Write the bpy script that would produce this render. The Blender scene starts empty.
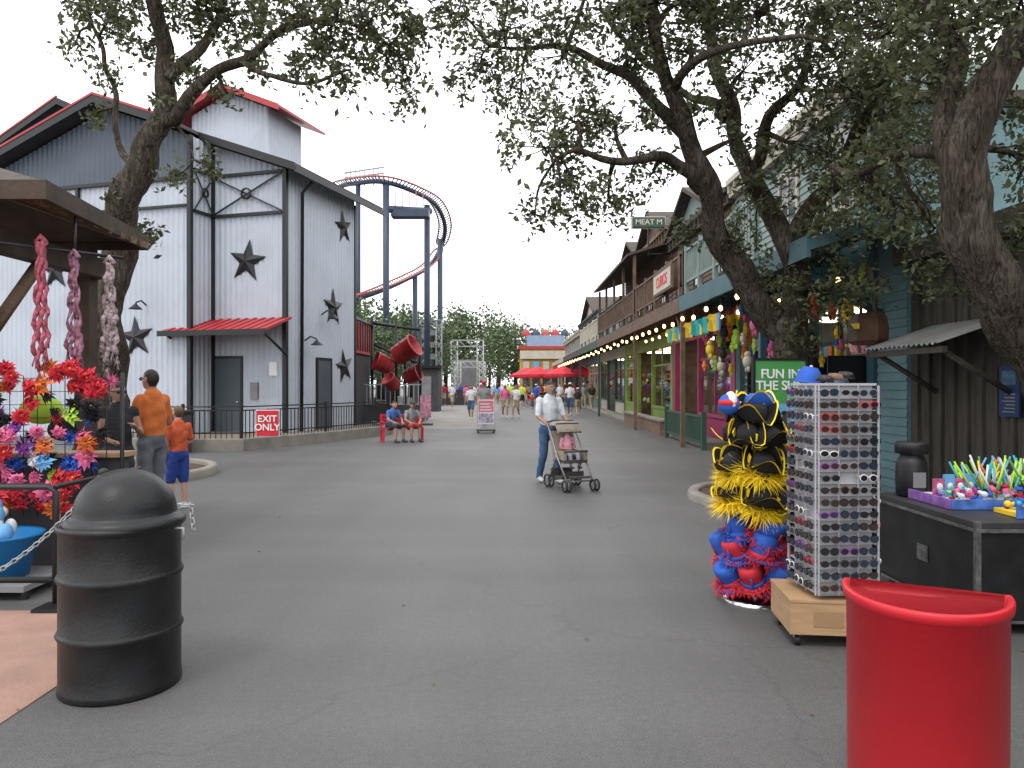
import bpy, math, random
import numpy as np
from mathutils import Vector, Matrix, noise
random.seed(7); rng=np.random.default_rng(7)
R=math.radians
CAMZ=1.65; F=740.0
def sv(px,py,d):
    """survey note -> world metres: bearing/elevation read on the photo plus a distance d along the street"""
    return Vector(((px-512)/F*d, d, CAMZ-(py-385)/F*d))
scene=bpy.context.scene
# ------------------------------------------------------------ materials
def new_mat(name):
    m=bpy.data.materials.new(name); m.use_nodes=True
    nt=m.node_tree; b=nt.nodes['Principled BSDF']; return m,nt,b
def M(name,col,rough=.7,var=.15,scale=4,bump=0,bscale=30,metal=0,stretch=None,spec=.4,dirt=0):
    m,nt,b=new_mat(name); N=nt.nodes; L=nt.links
    tc=N.new('ShaderNodeTexCoord'); mp=N.new('ShaderNodeMapping'); L.new(tc.outputs['Object'],mp.inputs[0])
    if stretch: mp.inputs['Scale'].default_value=stretch
    n=N.new('ShaderNodeTexNoise'); n.inputs['Scale'].default_value=scale; n.inputs['Detail'].default_value=6
    L.new(mp.outputs[0],n.inputs['Vector'])
    r=N.new('ShaderNodeValToRGB'); L.new(n.outputs['Fac'],r.inputs[0])
    c0=[max(0,c*(1-var)) for c in col[:3]]+[1]; c1=[min(1,c*(1+var)) for c in col[:3]]+[1]
    r.color_ramp.elements[0].position=.3; r.color_ramp.elements[0].color=c0
    r.color_ramp.elements[1].position=.7; r.color_ramp.elements[1].color=c1
    out=r.outputs[0]
    if dirt:
        n2=N.new('ShaderNodeTexNoise'); n2.inputs['Scale'].default_value=1.1; n2.inputs['Detail'].default_value=8
        L.new(mp.outputs[0],n2.inputs['Vector'])
        r2=N.new('ShaderNodeValToRGB'); L.new(n2.outputs['Fac'],r2.inputs[0])
        r2.color_ramp.elements[0].position=.45; r2.color_ramp.elements[0].color=(0,0,0,1)
        r2.color_ramp.elements[1].position=.75; r2.color_ramp.elements[1].color=(dirt,dirt,dirt,1)
        mx=N.new('ShaderNodeMixRGB'); L.new(r2.outputs[0],mx.inputs[0]); L.new(out,mx.inputs[1])
        mx.inputs[2].default_value=(.12,.1,.08,1); out=mx.outputs[0]
    L.new(out,b.inputs['Base Color'])
    b.inputs['Roughness'].default_value=rough; b.inputs['Metallic'].default_value=metal
    b.inputs['Specular IOR Level'].default_value=spec
    if bump:
        n3=N.new('ShaderNodeTexNoise'); n3.inputs['Scale'].default_value=bscale; n3.inputs['Detail'].default_value=5
        L.new(mp.outputs[0],n3.inputs['Vector'])
        bp=N.new('ShaderNodeBump'); bp.inputs['Strength'].default_value=bump; bp.inputs['Distance'].default_value=.02
        L.new(n3.outputs['Fac'],bp.inputs['Height']); L.new(bp.outputs[0],b.inputs['Normal'])
    return m
def EM(name,col,s,nosample=False):
    m,nt,b=new_mat(name); b.inputs['Base Color'].default_value=(*col,1)
    b.inputs['Emission Color'].default_value=(*col,1); b.inputs['Emission Strength'].default_value=s
    if nosample:
        try: m.cycles.emission_sampling='NONE'
        except Exception: pass
    return m
def leafmat(name,dark,mid,light,tr=.3):
    m,nt,b=new_mat(name); N=nt.nodes; L=nt.links
    g=N.new('ShaderNodeNewGeometry'); r=N.new('ShaderNodeValToRGB'); L.new(g.outputs['Random Per Island'],r.inputs[0])
    e=r.color_ramp.elements; e[0].color=(*dark,1); e[1].color=(*light,1); e2=e.new(.55); e2.color=(*mid,1)
    tc=N.new('ShaderNodeTexCoord'); n=N.new('ShaderNodeTexNoise'); n.inputs['Scale'].default_value=.9; L.new(tc.outputs['Object'],n.inputs['Vector'])
    hs=N.new('ShaderNodeHueSaturation'); L.new(r.outputs[0],hs.inputs['Color'])
    mr=N.new('ShaderNodeMapRange'); L.new(n.outputs['Fac'],mr.inputs[0]); mr.inputs[1].default_value=.3; mr.inputs[2].default_value=.7
    mr.inputs[3].default_value=.65; mr.inputs[4].default_value=1.35; L.new(mr.outputs[0],hs.inputs['Value'])
    L.new(hs.outputs[0],b.inputs['Base Color']); b.inputs['Roughness'].default_value=.5; b.inputs['Specular IOR Level'].default_value=.45
    t=N.new('ShaderNodeBsdfTranslucent'); L.new(hs.outputs[0],t.inputs[0])
    mx=N.new('ShaderNodeMixShader'); mx.inputs[0].default_value=tr
    L.new(b.outputs[0],mx.inputs[1]); L.new(t.outputs[0],mx.inputs[2]); L.new(mx.outputs[0],N['Material Output'].inputs[0])
    return m
def asphalt():
    m,nt,b=new_mat('asphalt'); N=nt.nodes; L=nt.links
    tc=N.new('ShaderNodeTexCoord')
    def nz(s,d=6,rg=.5,st=None):
        n=N.new('ShaderNodeTexNoise'); n.inputs['Scale'].default_value=s; n.inputs['Detail'].default_value=d; n.inputs['Roughness'].default_value=rg
        if st:
            mp=N.new('ShaderNodeMapping'); mp.inputs['Scale'].default_value=st; L.new(tc.outputs['Object'],mp.inputs[0]); L.new(mp.outputs[0],n.inputs['Vector'])
        else: L.new(tc.outputs['Object'],n.inputs['Vector'])
        return n
    def ramp(src,p0,c0,p1,c1):
        r=N.new('ShaderNodeValToRGB'); L.new(src,r.inputs[0]); e=r.color_ramp.elements
        e[0].position=p0; e[0].color=(*c0,1); e[1].position=p1; e[1].color=(*c1,1); return r.outputs[0]
    def mul(a,b_):
        mu=N.new('ShaderNodeMixRGB'); mu.blend_type='MULTIPLY'; mu.inputs[0].default_value=1; L.new(a,mu.inputs[1]); L.new(b_,mu.inputs[2]); return mu.outputs[0]
    a=nz(.35,8,.6); c=ramp(a.outputs['Fac'],.3,(.082,.081,.081),.72,(.112,.110,.109))
    s=nz(110,2); c=mul(c,ramp(s.outputs['Fac'],.35,(.74,.74,.74),.7,(1.26,1.26,1.24)))
    s2=nz(22,4); c=mul(c,ramp(s2.outputs['Fac'],.35,(.92,.92,.92),.7,(1.07,1.07,1.07)))
    w=nz(1.0,5,.55,(1.2,.12,1)); c=mul(c,ramp(w.outputs['Fac'],.35,(.91,.91,.91),.7,(1.08,1.08,1.08)))
    w=nz(1.0,4,.5,(.1,1.3,1)); c=mul(c,ramp(w.outputs['Fac'],.4,(.94,.94,.94),.65,(1.05,1.05,1.05)))
    v=N.new('ShaderNodeTexVoronoi'); v.inputs['Scale'].default_value=1.3; L.new(tc.outputs['Object'],v.inputs['Vector'])
    c=mul(c,ramp(v.outputs['Distance'],.015,(.70,.70,.70),.045,(1,1,1)))
    v=N.new('ShaderNodeTexVoronoi'); v.inputs['Scale'].default_value=.7; L.new(tc.outputs['Object'],v.inputs['Vector'])
    c=mul(c,ramp(v.outputs['Distance'],.008,(1.5,1.5,1.5),.02,(1,1,1)))
    wn=nz(1.6,5); ad=N.new('ShaderNodeMixRGB'); ad.blend_type='ADD'; ad.inputs[0].default_value=1.2; L.new(tc.outputs['Object'],ad.inputs[1]); L.new(wn.outputs['Color'],ad.inputs[2])
    vc=N.new('ShaderNodeTexVoronoi'); vc.feature='DISTANCE_TO_EDGE'; vc.inputs['Scale'].default_value=.13; L.new(ad.outputs[0],vc.inputs['Vector'])
    c=mul(c,ramp(vc.outputs['Distance'],0,(.86,.86,.86),.0011,(1,1,1)))
    L.new(c,b.inputs['Base Color']); b.inputs['Roughness'].default_value=.6; b.inputs['Specular IOR Level'].default_value=.4
    bp=N.new('ShaderNodeBump'); bp.inputs['Strength'].default_value=.4; bp.inputs['Distance'].default_value=.006; L.new(s.outputs['Fac'],bp.inputs['Height']); L.new(bp.outputs[0],b.inputs['Normal'])
    return m
def barkmat():
    m,nt,b=new_mat('bark'); N=nt.nodes; L=nt.links
    tc=N.new('ShaderNodeTexCoord'); mp=N.new('ShaderNodeMapping'); mp.inputs['Scale'].default_value=(1,1,.2); L.new(tc.outputs['Object'],mp.inputs[0])
    n=N.new('ShaderNodeTexNoise'); n.inputs['Scale'].default_value=26; n.inputs['Detail'].default_value=10; n.inputs['Roughness'].default_value=.65; n.inputs['Distortion'].default_value=1.2; L.new(mp.outputs[0],n.inputs['Vector'])
    r=N.new('ShaderNodeValToRGB'); L.new(n.outputs['Fac'],r.inputs[0]); e=r.color_ramp.elements
    e[0].position=.36; e[0].color=(.02,.017,.014,1); e[1].position=.66; e[1].color=(.15,.13,.11,1); e2=e.new(.5); e2.color=(.075,.063,.052,1)
    n2=N.new('ShaderNodeTexNoise'); n2.inputs['Scale'].default_value=2.5; n2.inputs['Detail'].default_value=5; L.new(tc.outputs['Object'],n2.inputs['Vector'])
    r2=N.new('ShaderNodeValToRGB'); L.new(n2.outputs['Fac'],r2.inputs[0]); r2.color_ramp.elements[0].position=.35; r2.color_ramp.elements[0].color=(.6,.56,.5,1); r2.color_ramp.elements[1].position=.7; r2.color_ramp.elements[1].color=(1,1,.98,1)
    mx=N.new('ShaderNodeMixRGB'); mx.blend_type='MULTIPLY'; mx.inputs[0].default_value=1; L.new(r.outputs[0],mx.inputs[1]); L.new(r2.outputs[0],mx.inputs[2])
    L.new(mx.outputs[0],b.inputs['Base Color']); b.inputs['Roughness'].default_value=.95; b.inputs['Specular IOR Level'].default_value=.1
    bp=N.new('ShaderNodeBump'); bp.inputs['Strength'].default_value=1; bp.inputs['Distance'].default_value=.035; L.new(n.outputs['Fac'],bp.inputs['Height']); L.new(bp.outputs[0],b.inputs['Normal'])
    return m
def glassmat():
    m,nt,b=new_mat('shop_glass'); N=nt.nodes; L=nt.links
    t=N.new('ShaderNodeBsdfTransparent'); g=N.new('ShaderNodeBsdfGlossy'); g.inputs['Roughness'].default_value=.03
    mx=N.new('ShaderNodeMixShader'); mx.inputs[0].default_value=.10; L.new(t.outputs[0],mx.inputs[1]); L.new(g.outputs[0],mx.inputs[2]); L.new(mx.outputs[0],N['Material Output'].inputs[0]); return m
ASPH=asphalt(); BARK=barkmat(); GLASS=glassmat()
PINKC=M('pink_concrete',(.30,.18,.14),.9,.15,3,.3,60,dirt=.5)
CONC=M('kerb_concrete',(.22,.205,.18),.9,.2,3,.3,40,dirt=.4)
SOIL=M('mulch',(.07,.045,.03),1,.5,12,.8,20)
WHITEMET=M('white_corrugated_metal',(.42,.46,.525),.5,.06,.6,dirt=.15)
DARKMET=M('slate_corrugated_metal',(.075,.095,.125),.5,.1,1)
BLACK=M('black_paint',(.012,.012,.014),.45,.2,6)
BLACKM=M('black_metal_satin',(.010,.011,.012),.42,.5,5,.12,60,dirt=.06,spec=.35)
REDROOF=M('red_metal',(.34,.03,.035),.4,.1,2)
GREYDOOR=M('grey_door',(.06,.075,.09),.5,.1,2)
REDPL=M('red_plastic',(.48,.010,.02),.42,.08,3,.04,40,dirt=.08)
WOOD=M('raw_wood',(.15,.095,.06),.8,.35,5,.3,30,stretch=(1,8,8))
WOOD2=M('brown_wood_siding',(.13,.085,.06),.85,.3,4,.3,20)
KIOSK=M('dark_stained_timber',(.05,.033,.024),.8,.35,5,.3,25)
DKBOARD=M('weathered_boards',(.055,.048,.04),.9,.35,5,.4,25,stretch=(3,3,.4))
PINE=M('pale_plywood',(.38,.24,.13),.5,.15,5,stretch=(1,1,6))
TEAL=M('teal_siding',(.12,.22,.24),.7,.12,2,dirt=.15)
TEALD=M('teal_trim',(.035,.10,.12),.6,.15,2)
SAGE=M('sage_siding',(.20,.26,.245),.75,.12,2,dirt=.15)
CREAM=M('cream_paint',(.46,.42,.35),.7,.1,2,dirt=.2)
MAG=M('magenta_paint',(.34,.035,.12),.5,.15,2,dirt=.2)
LIME=M('lime_paint',(.20,.31,.05),.5,.15,2,dirt=.2)
DGREEN=M('dark_green_paint',(.03,.07,.05),.6,.2,3)
DGREY=M('dark_grey',(.05,.05,.055),.7,.2,3)
MGREY=M('mid_grey',(.2,.2,.21),.6,.15,3)
GALV=M('galvanised_roofing',(.34,.34,.33),.4,.2,4,metal=.4,dirt=.35)
WHITE=M('white_paint',(.7,.7,.7),.5,.05,3)
BRONZE=M('shingle_brown',(.06,.048,.04),.9,.35,10,.4,30)
NAVY=M('navy_steel',(.03,.045,.08),.45,.15,2)
STEEL=M('grey_steel',(.3,.32,.33),.45,.15,2)
TRACKRED=M('track_red',(.34,.07,.055),.45,.1,2)
CHROME=M('chrome',(.6,.6,.6),.2,.05,3,metal=1)
YEL=M('yellow',(.72,.50,.03),.6,.12,8); RED=M('red_fabric',(.5,.02,.035),.75,.15,8); BLUE=M('blue_fabric',(.02,.09,.42),.75,.15,8)
PINK=M('pink_fabric',(.6,.12,.26),.75,.15,8); ORANGE=M('orange_fabric',(.62,.15,.03),.75,.12,8); LBLUE=M('light_blue_fabric',(.12,.33,.58),.7,.12,8)
PURPLE=M('purple_fabric',(.2,.03,.3),.7,.15,8); NEON=M('neon_green_fabric',(.40,.62,.06),.7,.1,8); FABW=M('white_fabric',(.60,.60,.62),.8,.06,6)
GRNS=M('sign_green',(.06,.25,.07),.5,.08,3); FBLACK=M('black_fabric',(.012,.012,.014),.9,.3,8); TURQ=M('turquoise',(.02,.36,.38),.6,.1,5)
BULB=EM('warm_bulb',(1,.62,.25),8,True); TUBE=EM('ceiling_tube',(1,.85,.65),4)
COLS=[YEL,RED,BLUE,PINK,ORANGE,LBLUE,PURPLE,NEON,FABW,TURQ,FBLACK,MGREY,FBLACK]
LEAF=leafmat('oak_leaf',(.040,.050,.021),(.075,.088,.036),(.145,.155,.075),.4)
LEAF2=leafmat('far_leaf',(.045,.075,.03),(.075,.115,.045),(.12,.17,.07),.2)
# ------------------------------------------------------------ mesh builder
class MB:
    def __init__(s): s.v=[];s.f=[];s.m=[];s.sm=[];s.mats=[]
    def add(s,vs,fs,mat,smooth=False,X=None):
        b=len(s.v)
        if X is not None: vs=[X@Vector(v) for v in vs]
        s.v.extend([tuple(v) for v in vs])
        if mat not in s.mats: s.mats.append(mat)
        i=s.mats.index(mat)
        for f in fs: s.f.append(tuple(b+k for k in f)); s.m.append(i); s.sm.append(smooth)
    def box(s,x0,x1,y0,y1,z0,z1,mat,X=None):
        vs=[(x,y,z) for z in(z0,z1) for y in(y0,y1) for x in(x0,x1)]
        s.add(vs,[(0,2,3,1),(4,5,7,6),(0,1,5,4),(2,6,7,3),(0,4,6,2),(1,3,7,5)],mat,False,X)
    def tube(s,pts,rad,mat,n=8,smooth=True,rough=0,X=None):
        pts=[Vector(p) for p in pts]; k=len(pts)
        if not hasattr(rad,'__len__'): rad=[rad]*k
        vs=[];fs=[];u=None
        for i,p in enumerate(pts):
            d=(pts[min(i+1,k-1)]-pts[max(i-1,0)])
            if d.length<1e-9: d=Vector((0,0,1))
            d.normalize()
            if u is None: u=d.orthogonal().normalized()
            else:
                u=(u-d*u.dot(d)); u=u.normalized() if u.length>1e-6 else d.orthogonal().normalized()
            w=d.cross(u)
            for j in range(n):
                a=2*math.pi*j/n; r=rad[i]
                q=u*math.cos(a)+w*math.sin(a)
                if rough: r*=1+rough*noise.noise((p+q*rad[i])*2.2)+rough*.6*noise.noise((p+q*rad[i])*7)
                vs.append(p+q*r)
        for i in range(k-1):
            for j in range(n):
                fs.append((i*n+j,i*n+(j+1)%n,(i+1)*n+(j+1)%n,(i+1)*n+j))
        fs.append(tuple(range(n))[::-1]); fs.append(tuple((k-1)*n+j for j in range(n)))
        s.add(vs,fs,mat,smooth,X)
    def lathe(s,prof,mat,n=24,X=None,a0=0,a1=2*math.pi,smooth=True):
        vs=[];fs=[];k=len(prof); full=abs(a1-a0-2*math.pi)<1e-6; cols=n if full else n+1
        for j in range(cols):
            a=a0+(a1-a0)*j/n
            for r,z in prof: vs.append((r*math.cos(a),r*math.sin(a),z))
        for j in range(n):
            j2=(j+1)%cols
            for i in range(k-1): fs.append((j*k+i,j2*k+i,j2*k+i+1,j*k+i+1))
        s.add(vs,fs,mat,smooth,X)
    def ell(s,c,r,mat,n=12,X=None):
        pr=[(math.sin(math.pi*i/8),-math.cos(math.pi*i/8)) for i in range(9)]
        T=Matrix.Translation(c)@Matrix.Diagonal((*r,1))
        if X is not None: T=X@T
        s.lathe([(max(a,1e-4),b) for a,b in pr],mat,n,T)
    def prism(s,poly,h0,h1,mat,X=None):
        n=len(poly); vs=[(x,y,h0) for x,y in poly]+[(x,y,h1) for x,y in poly]
        fs=[tuple(range(n))[::-1],tuple(range(n,2*n))]+[(i,(i+1)%n,n+(i+1)%n,n+i) for i in range(n)]
        s.add(vs,fs,mat,False,X)
    def obj(s,name,parent=None,bevel=0,data=None):
        me=bpy.data.meshes.new(name); me.from_pydata(s.v,[],s.f)
        for m in s.mats: me.materials.append(m)
        me.polygons.foreach_set('material_index',s.m); me.polygons.foreach_set('use_smooth',s.sm); me.update()
        o=bpy.data.objects.new(name,me); scene.collection.objects.link(o)
        if bevel:
            b=o.modifiers.new('b','BEVEL'); b.width=bevel; b.segments=2; b.limit_method='ANGLE'
        if parent: o.parent=parent
        return o
def empty(name):
    o=bpy.data.objects.new(name,None); scene.collection.objects.link(o); return o
def TR(x,y,z,rz=0,rx=0,ry=0,s=1):
    return Matrix.Translation((x,y,z))@Matrix.Rotation(rz,4,'Z')@Matrix.Rotation(ry,4,'Y')@Matrix.Rotation(rx,4,'X')@Matrix.Scale(s,4)
def text(body,X,size,mat,name,parent):
    c=bpy.data.curves.new(name,'FONT'); c.body=body; c.size=size; c.align_x='CENTER'; c.align_y='CENTER'; c.extrude=.003; c.space_line=.9; c.offset=size*.018
    c.materials.append(mat); o=bpy.data.objects.new(name,c); scene.collection.objects.link(o); o.matrix_world=X
    if parent: o.parent=parent
    return o
def catmull(P,k=6):
    P=[np.array(p,float) for p in P]; Q=[2*P[0]-P[1]]+P+[2*P[-1]-P[-2]]; out=[]
    for i in range(1,len(Q)-2):
        a,b,c,d=Q[i-1:i+3]
        for j in range(k):
            t=j/k; out.append(.5*((2*b)+(-a+c)*t+(2*a-5*b+4*c-d)*t*t+(-a+3*b-3*c+d)*t**3))
    out.append(Q[-2]); return out
# ------------------------------------------------------------ ground
g=MB(); g.add([(-400,-60,0),(400,-60,0),(400,600,0),(-400,600,0)],[(0,1,2,3)],ASPH); g.obj('asphalt_ground')
g=MB(); g.box(-9,-2.48,-6,5.37,-.1,.006,PINKC); g.obj('pink_concrete_pavement')
g=MB(); g.add([(-5.2,27,.005),(-1.2,27,.005),(-.2,95,.005),(-9,95,.005)],[(0,1,2,3)],M('light_concrete',(.2,.19,.18),.85,.15,.8)); g.obj('concrete_path')
g=MB(); g.box(4.95,5.75,19.5,100,-.1,.12,CONC); g.obj('shopfront_pavement',bevel=.02)
def leafquads(name,C,size,mat,parent=None,asp=.5,flat=0,var=.35):
    n=len(C); d=rng.normal(size=(n,3)); d[:,2]*=(1-flat)*.8; d/=np.linalg.norm(d,axis=1)[:,None]
    e=rng.normal(size=(n,3)); 
    if flat: e[:,2]*=.1
    w=e-(e*d).sum(1)[:,None]*d; w/=np.linalg.norm(w,axis=1)[:,None]
    L=(size*(1+var*rng.normal(size=n)).clip(.4,2))[:,None]; nn=np.cross(d,w)
    V=np.stack([C-d*L*.5, C+w*L*asp*.5+nn*L*.06, C+d*L*.5, C-w*L*asp*.5+nn*L*.06],1).reshape(-1,3)
    me=bpy.data.meshes.new(name); me.vertices.add(4*n); me.vertices.foreach_set('co',V.ravel())
    me.loops.add(4*n); me.loops.foreach_set('vertex_index',np.arange(4*n)); me.polygons.add(n)
    me.polygons.foreach_set('loop_start',np.arange(n)*4); me.polygons.foreach_set('loop_total',np.full(n,4)); me.update(); me.validate()
    me.materials.append(mat); o=bpy.data.objects.new(name,me); scene.collection.objects.link(o)
    if parent: o.parent=parent
    return o
C=np.stack([rng.uniform(-5,5,320),rng.uniform(3,24,320),np.full(320,.012)],1)
C[:110,0]=rng.uniform(1.2,5,110)
leafquads('fallen_leaves',C,.03,M('dry_leaf',(.10,.07,.03),.8,.4,20),flat=1)
# ------------------------------------------------------------ trees
def tree(name,limbs,clumps,leaf=.085,dens=1.0,n=16,spray=.17,twig=.006):
    root=empty(name); w=MB(); nodes=[]
    for pts,rr in limbs:
        P=catmull([tuple(p)+(r,) for p,r in zip(pts,rr)],8)
        Q=[Vector(p[:3])+Vector((noise.noise(Vector(p[:3])*1.3+Vector((9,0,0))),noise.noise(Vector(p[:3])*1.3),noise.noise(Vector(p[:3])*1.3+Vector((0,5,0)))))*.13*(i>2) for i,p in enumerate(P)]
        rad=[max(.012,p[3]) for p in P]
        w.tube(Q,rad,BARK,n if rr[0]>.08 else 7,rough=.2)
        for q,r in zip(Q[6:],rad[6:]): nodes.append((q,r))
    cents=[]
    NP=np.array([tuple(q) for q,_ in nodes])
    for c,rad,cnt in clumps:
        c=Vector(c); i=int(np.argmin(np.linalg.norm(NP-np.array(c),axis=1))); a,ra=nodes[i]
        mid=(a+c)/2+Vector((random.uniform(-.15,.15),random.uniform(-.15,.15),random.uniform(.0,.25)))*min(1,(a-c).length)
        pp=catmull([a,mid,c],5); rr=[max(.009,min(ra*.6,.045)*(1-k/len(pp))+.009) for k in range(len(pp))]
        w.tube([Vector(p) for p in pp],rr,BARK,6)
        ns=max(6,int(cnt/24))
        for k in range(ns):
            q=rng.normal(size=3); q/=np.linalg.norm(q); q*=rng.uniform(.25,1.2)**.6
            sp=c+Vector((q[0]*rad[0],q[1]*rad[1],q[2]*rad[2]))
            if k%2==0:
                st=Vector(pp[random.randrange(5,len(pp))]); m2=(st+sp)/2+Vector(rng.normal(size=3)*.07)
                w.tube([st,m2,sp],[twig*1.6,twig*1.2,twig*.6],BARK,4)
            m=int(24*dens*rng.uniform(.5,1.4))
            ax=rng.normal(size=3)*.6+q*.7; ax/=max(.1,np.linalg.norm(ax)); t=rng.uniform(-1,1,(m,1))
            cents.append(np.array(sp)+ax*t*spray*1.25+rng.normal(size=(m,3))*spray*.36)
    C=np.concatenate(cents); w.obj('trunk_and_limbs',root); leafquads('foliage',C,leaf,LEAF,root); return root
def S(*a): return sv(*a)
P0=Vector((3.75,10.6,0))
limbs=[([P0,(3.85,10.6,.5),S(795,360,10.6),S(790,325,10.6)],[.42,.33,.27,.26]),
 ([S(790,335,10.6),S(757,300,10.5),S(726,250,10.4),S(704,195,10.2),S(690,140,10),S(672,90,9.8),S(650,30,9.4),S(640,-40,9)],[.24,.21,.185,.155,.13,.10,.08,.06]),
 ([S(792,335,10.6),S(800,290,10.7),S(782,235,10.8),S(752,180,10.9),S(728,120,11),S(715,60,11.2),S(700,-20,11.5)],[.22,.18,.15,.13,.11,.09,.07]),
 ([S(790,250,10.8),S(812,205,10.4),S(842,170,10),S(868,120,9.6),S(890,70,9.2),S(930,10,8.8)],[.13,.12,.11,.09,.07,.05]),
 ([S(702,190,10.2),S(668,158,9.8),S(630,160,9.4),S(590,148,9.2),S(552,160,9.2)],[.10,.075,.055,.04,.02]),
 ([S(690,140,10),S(645,95,10.2),S(600,62,10.4),S(545,45,10.6),S(490,50,10.8)],[.10,.08,.06,.04,.02]),
 ([S(752,180,10.9),S(772,120,10.5),S(800,70,10.2),S(820,10,9.8)],[.10,.08,.06,.05]),
 ([S(672,90,9.8),S(700,60,9.2),S(760,40,8.6),S(830,45,8)],[.08,.06,.04,.02]),
 ([S(728,120,11),S(690,95,11.4),S(640,60,11.8),S(600,10,12)],[.08,.06,.05,.03])]
cl=[(450,12,10.6,.5),(505,30,10.4,.6),(480,72,10.8,.42),(520,105,10.6,.42),(560,60,10.2,.6),(610,15,9.6,.6),(660,5,9.2,.6),(715,10,9.6,.6),(770,10,9,.6),(830,25,9.4,.65),(885,20,9,.65),
 (545,150,9.4,.45),(575,190,9.3,.42),(608,200,9.6,.34),(570,120,9.5,.45),(615,125,9.6,.4),(652,175,10,.32),(640,60,10.5,.4),(745,70,10.4,.5),(800,85,10,.55),(560,214,9.3,.25),
 (850,95,9.6,.6),(895,100,9.2,.6),(850,165,10,.6),(905,170,9,.55),(800,150,10.4,.5),(765,195,10.6,.4),(885,220,9.5,.45),(835,225,10,.5),(780,285,10.6,.4),(820,300,10,.4),(745,240,10.3,.3),
 (850,285,9.8,.32),(690,235,10.5,.22),(920,60,8.6,.6),(800,340,10.2,.25),(700,-40,9.5,1),(600,-60,10,1),(800,-50,9.5,1),(500,-35,10.5,.8),(900,-50,9,1),(535,215,9.5,.18),(690,40,9.4,.4),(655,110,10,.25),(735,140,10.2,.3),(700,110,9.8,.22)]
tree('live_oak_tree',limbs,[(S(a,b,d),(r*1.15,r*1.15,r*.9),1060*(r/.6)**1.7) for a,b,d,r in cl],leaf=.08)
limbs=[([(5.2,6.9,0),(5.05,6.85,.7),S(1058,400,6.8),S(1022,330,6.7),S(990,262,6.6),S(963,190,6.6),S(980,130,6.5),S(1010,75,6.4),S(1045,10,6.2),(5.0,5.8,6)],[.36,.29,.25,.225,.21,.20,.165,.15,.13,.1]),
 ([S(962,185,6.6),S(950,130,6.8),S(955,70,7),S(930,10,7.2),S(900,-50,7.5)],[.11,.09,.08,.06,.05]),
 ([S(975,150,6.5),S(915,150,7.2),S(868,170,7.8),S(830,165,8.4)],[.08,.06,.04,.03])]
cl=[(955,30,7,.45),(1005,115,6.6,.22),(1015,15,6.4,.4),(930,90,7.3,.42),(900,150,7.6,.36),(1012,235,6.9,.22),(935,230,7.6,.28),(905,210,7.9,.32),(865,180,8,.32),(1040,160,6.6,.3),(960,-50,7,.8),(1040,-40,6,.8),(880,40,7.8,.45),(960,290,7.9,.18),(930,270,7.8,.2)]
tree('live_oak_tree',limbs,[(S(a,b,d),(r*1.15,r*1.15,r*.95),900*(r/.5)**1.6) for a,b,d,r in cl],leaf=.072)
limbs=[([(-7.15,12.9,0),(-7.05,12.8,.6),S(106,350,12.5),S(111,285,12.5),S(121,225,12.5),S(138,175,12.4),S(156,125,12.3),S(166,70,12.2),S(158,10,12),S(150,-60,12)],[.45,.35,.30,.28,.26,.24,.19,.15,.12,.08]),
 ([S(156,130,12.3),S(195,92,12),S(240,62,11.8),S(292,30,11.5),S(340,22,11.2),S(390,45,11)],[.13,.10,.075,.055,.04,.02]),
 ([S(168,80,12.2),S(205,40,12.4),S(225,0,12.6),S(240,-50,12.8)],[.10,.08,.06,.05]),
 ([S(139,175,12.4),S(120,140,12.8),S(112,80,13),S(95,30,13.2),S(80,-20,13.4)],[.08,.055,.045,.035,.025]),
 ([S(240,62,11.8),S(270,75,11.4),S(310,80,11.2),S(350,70,11)],[.05,.04,.028,.018]),
 ([S(165,110,12.3),S(185,140,12.1),S(195,165,12)],[.03,.02,.012])]
cl=[(85,8,13.2,.45),(75,45,13.3,.26),(115,15,13,.5),(105,75,13,.22),(140,50,12.6,.2),(200,15,12.4,.45),(240,15,12.2,.45),(190,80,12.1,.25),(255,50,11.8,.35),(285,18,11.6,.45),(300,68,11.3,.32),(330,35,11.2,.45),(345,88,11.1,.25),(368,18,11,.5),(388,62,11,.38),(402,88,11,.26),
 (175,180,12.1,.15),(165,105,12.2,.16),(150,235,12.4,.1),(205,165,12,.12),(408,25,10.9,.3),(150,-30,12,.9),(250,-40,12,.9),(350,-30,11.2,.8),(225,92,12,.18),(92,115,13,.14),(120,195,12.3,.1)]
tree('live_oak_tree',limbs,[(S(a,b,d),(r*1.2,r*1.2,r*.9),740*(r/.5)**1.6) for a,b,d,r in cl],leaf=.10,spray=.2)
def ring(name,cx,cy,r,h=.16,wd=.16,ry=1):
    m=MB(); X=Matrix.Translation((cx,cy,0))@Matrix.Diagonal((1,ry,1,1))
    m.lathe([(r-wd,-.02),(r-wd,h-.02),(r-wd+.02,h),(r-.02,h),(r,h-.03),(r+.005,-.02)],CONC,48,X)
    m.lathe([(.001,.10),(r-wd,.08)],SOIL,48,X,smooth=False); return m.obj(name)
ring('tree_planter_kerb',3.95,10.5,1.42,.12)
ring('tree_planter_kerb',-7.3,13.2,1.9)
def treemass(name,specs,leaf=.4,mat=LEAF2):
    root=empty(name); w=MB(); cs=[]
    for x,y,h,r in specs:
        w.tube([(x,y,0),(x+.2,y,h*.5),(x,y,h*.8)],[.3*r/3.5,.22*r/3.5,.1*r/3.5],BARK,7)
        for k in range(26):
            q=rng.normal(size=3); q/=np.linalg.norm(q); rr=r*rng.uniform(.35,1)
            c=np.array([x,y,h*.60])+q*np.array([rr,rr,h*.36*rng.uniform(.5,1)])
            m=100; cs.append(c+rng.normal(size=(m,3))*np.array([r*.2,r*.2,h*.065]))
    w.obj('trunks',root); leafquads('foliage',np.concatenate(cs),leaf,mat,root,asp=.7)
sp=[]
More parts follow.
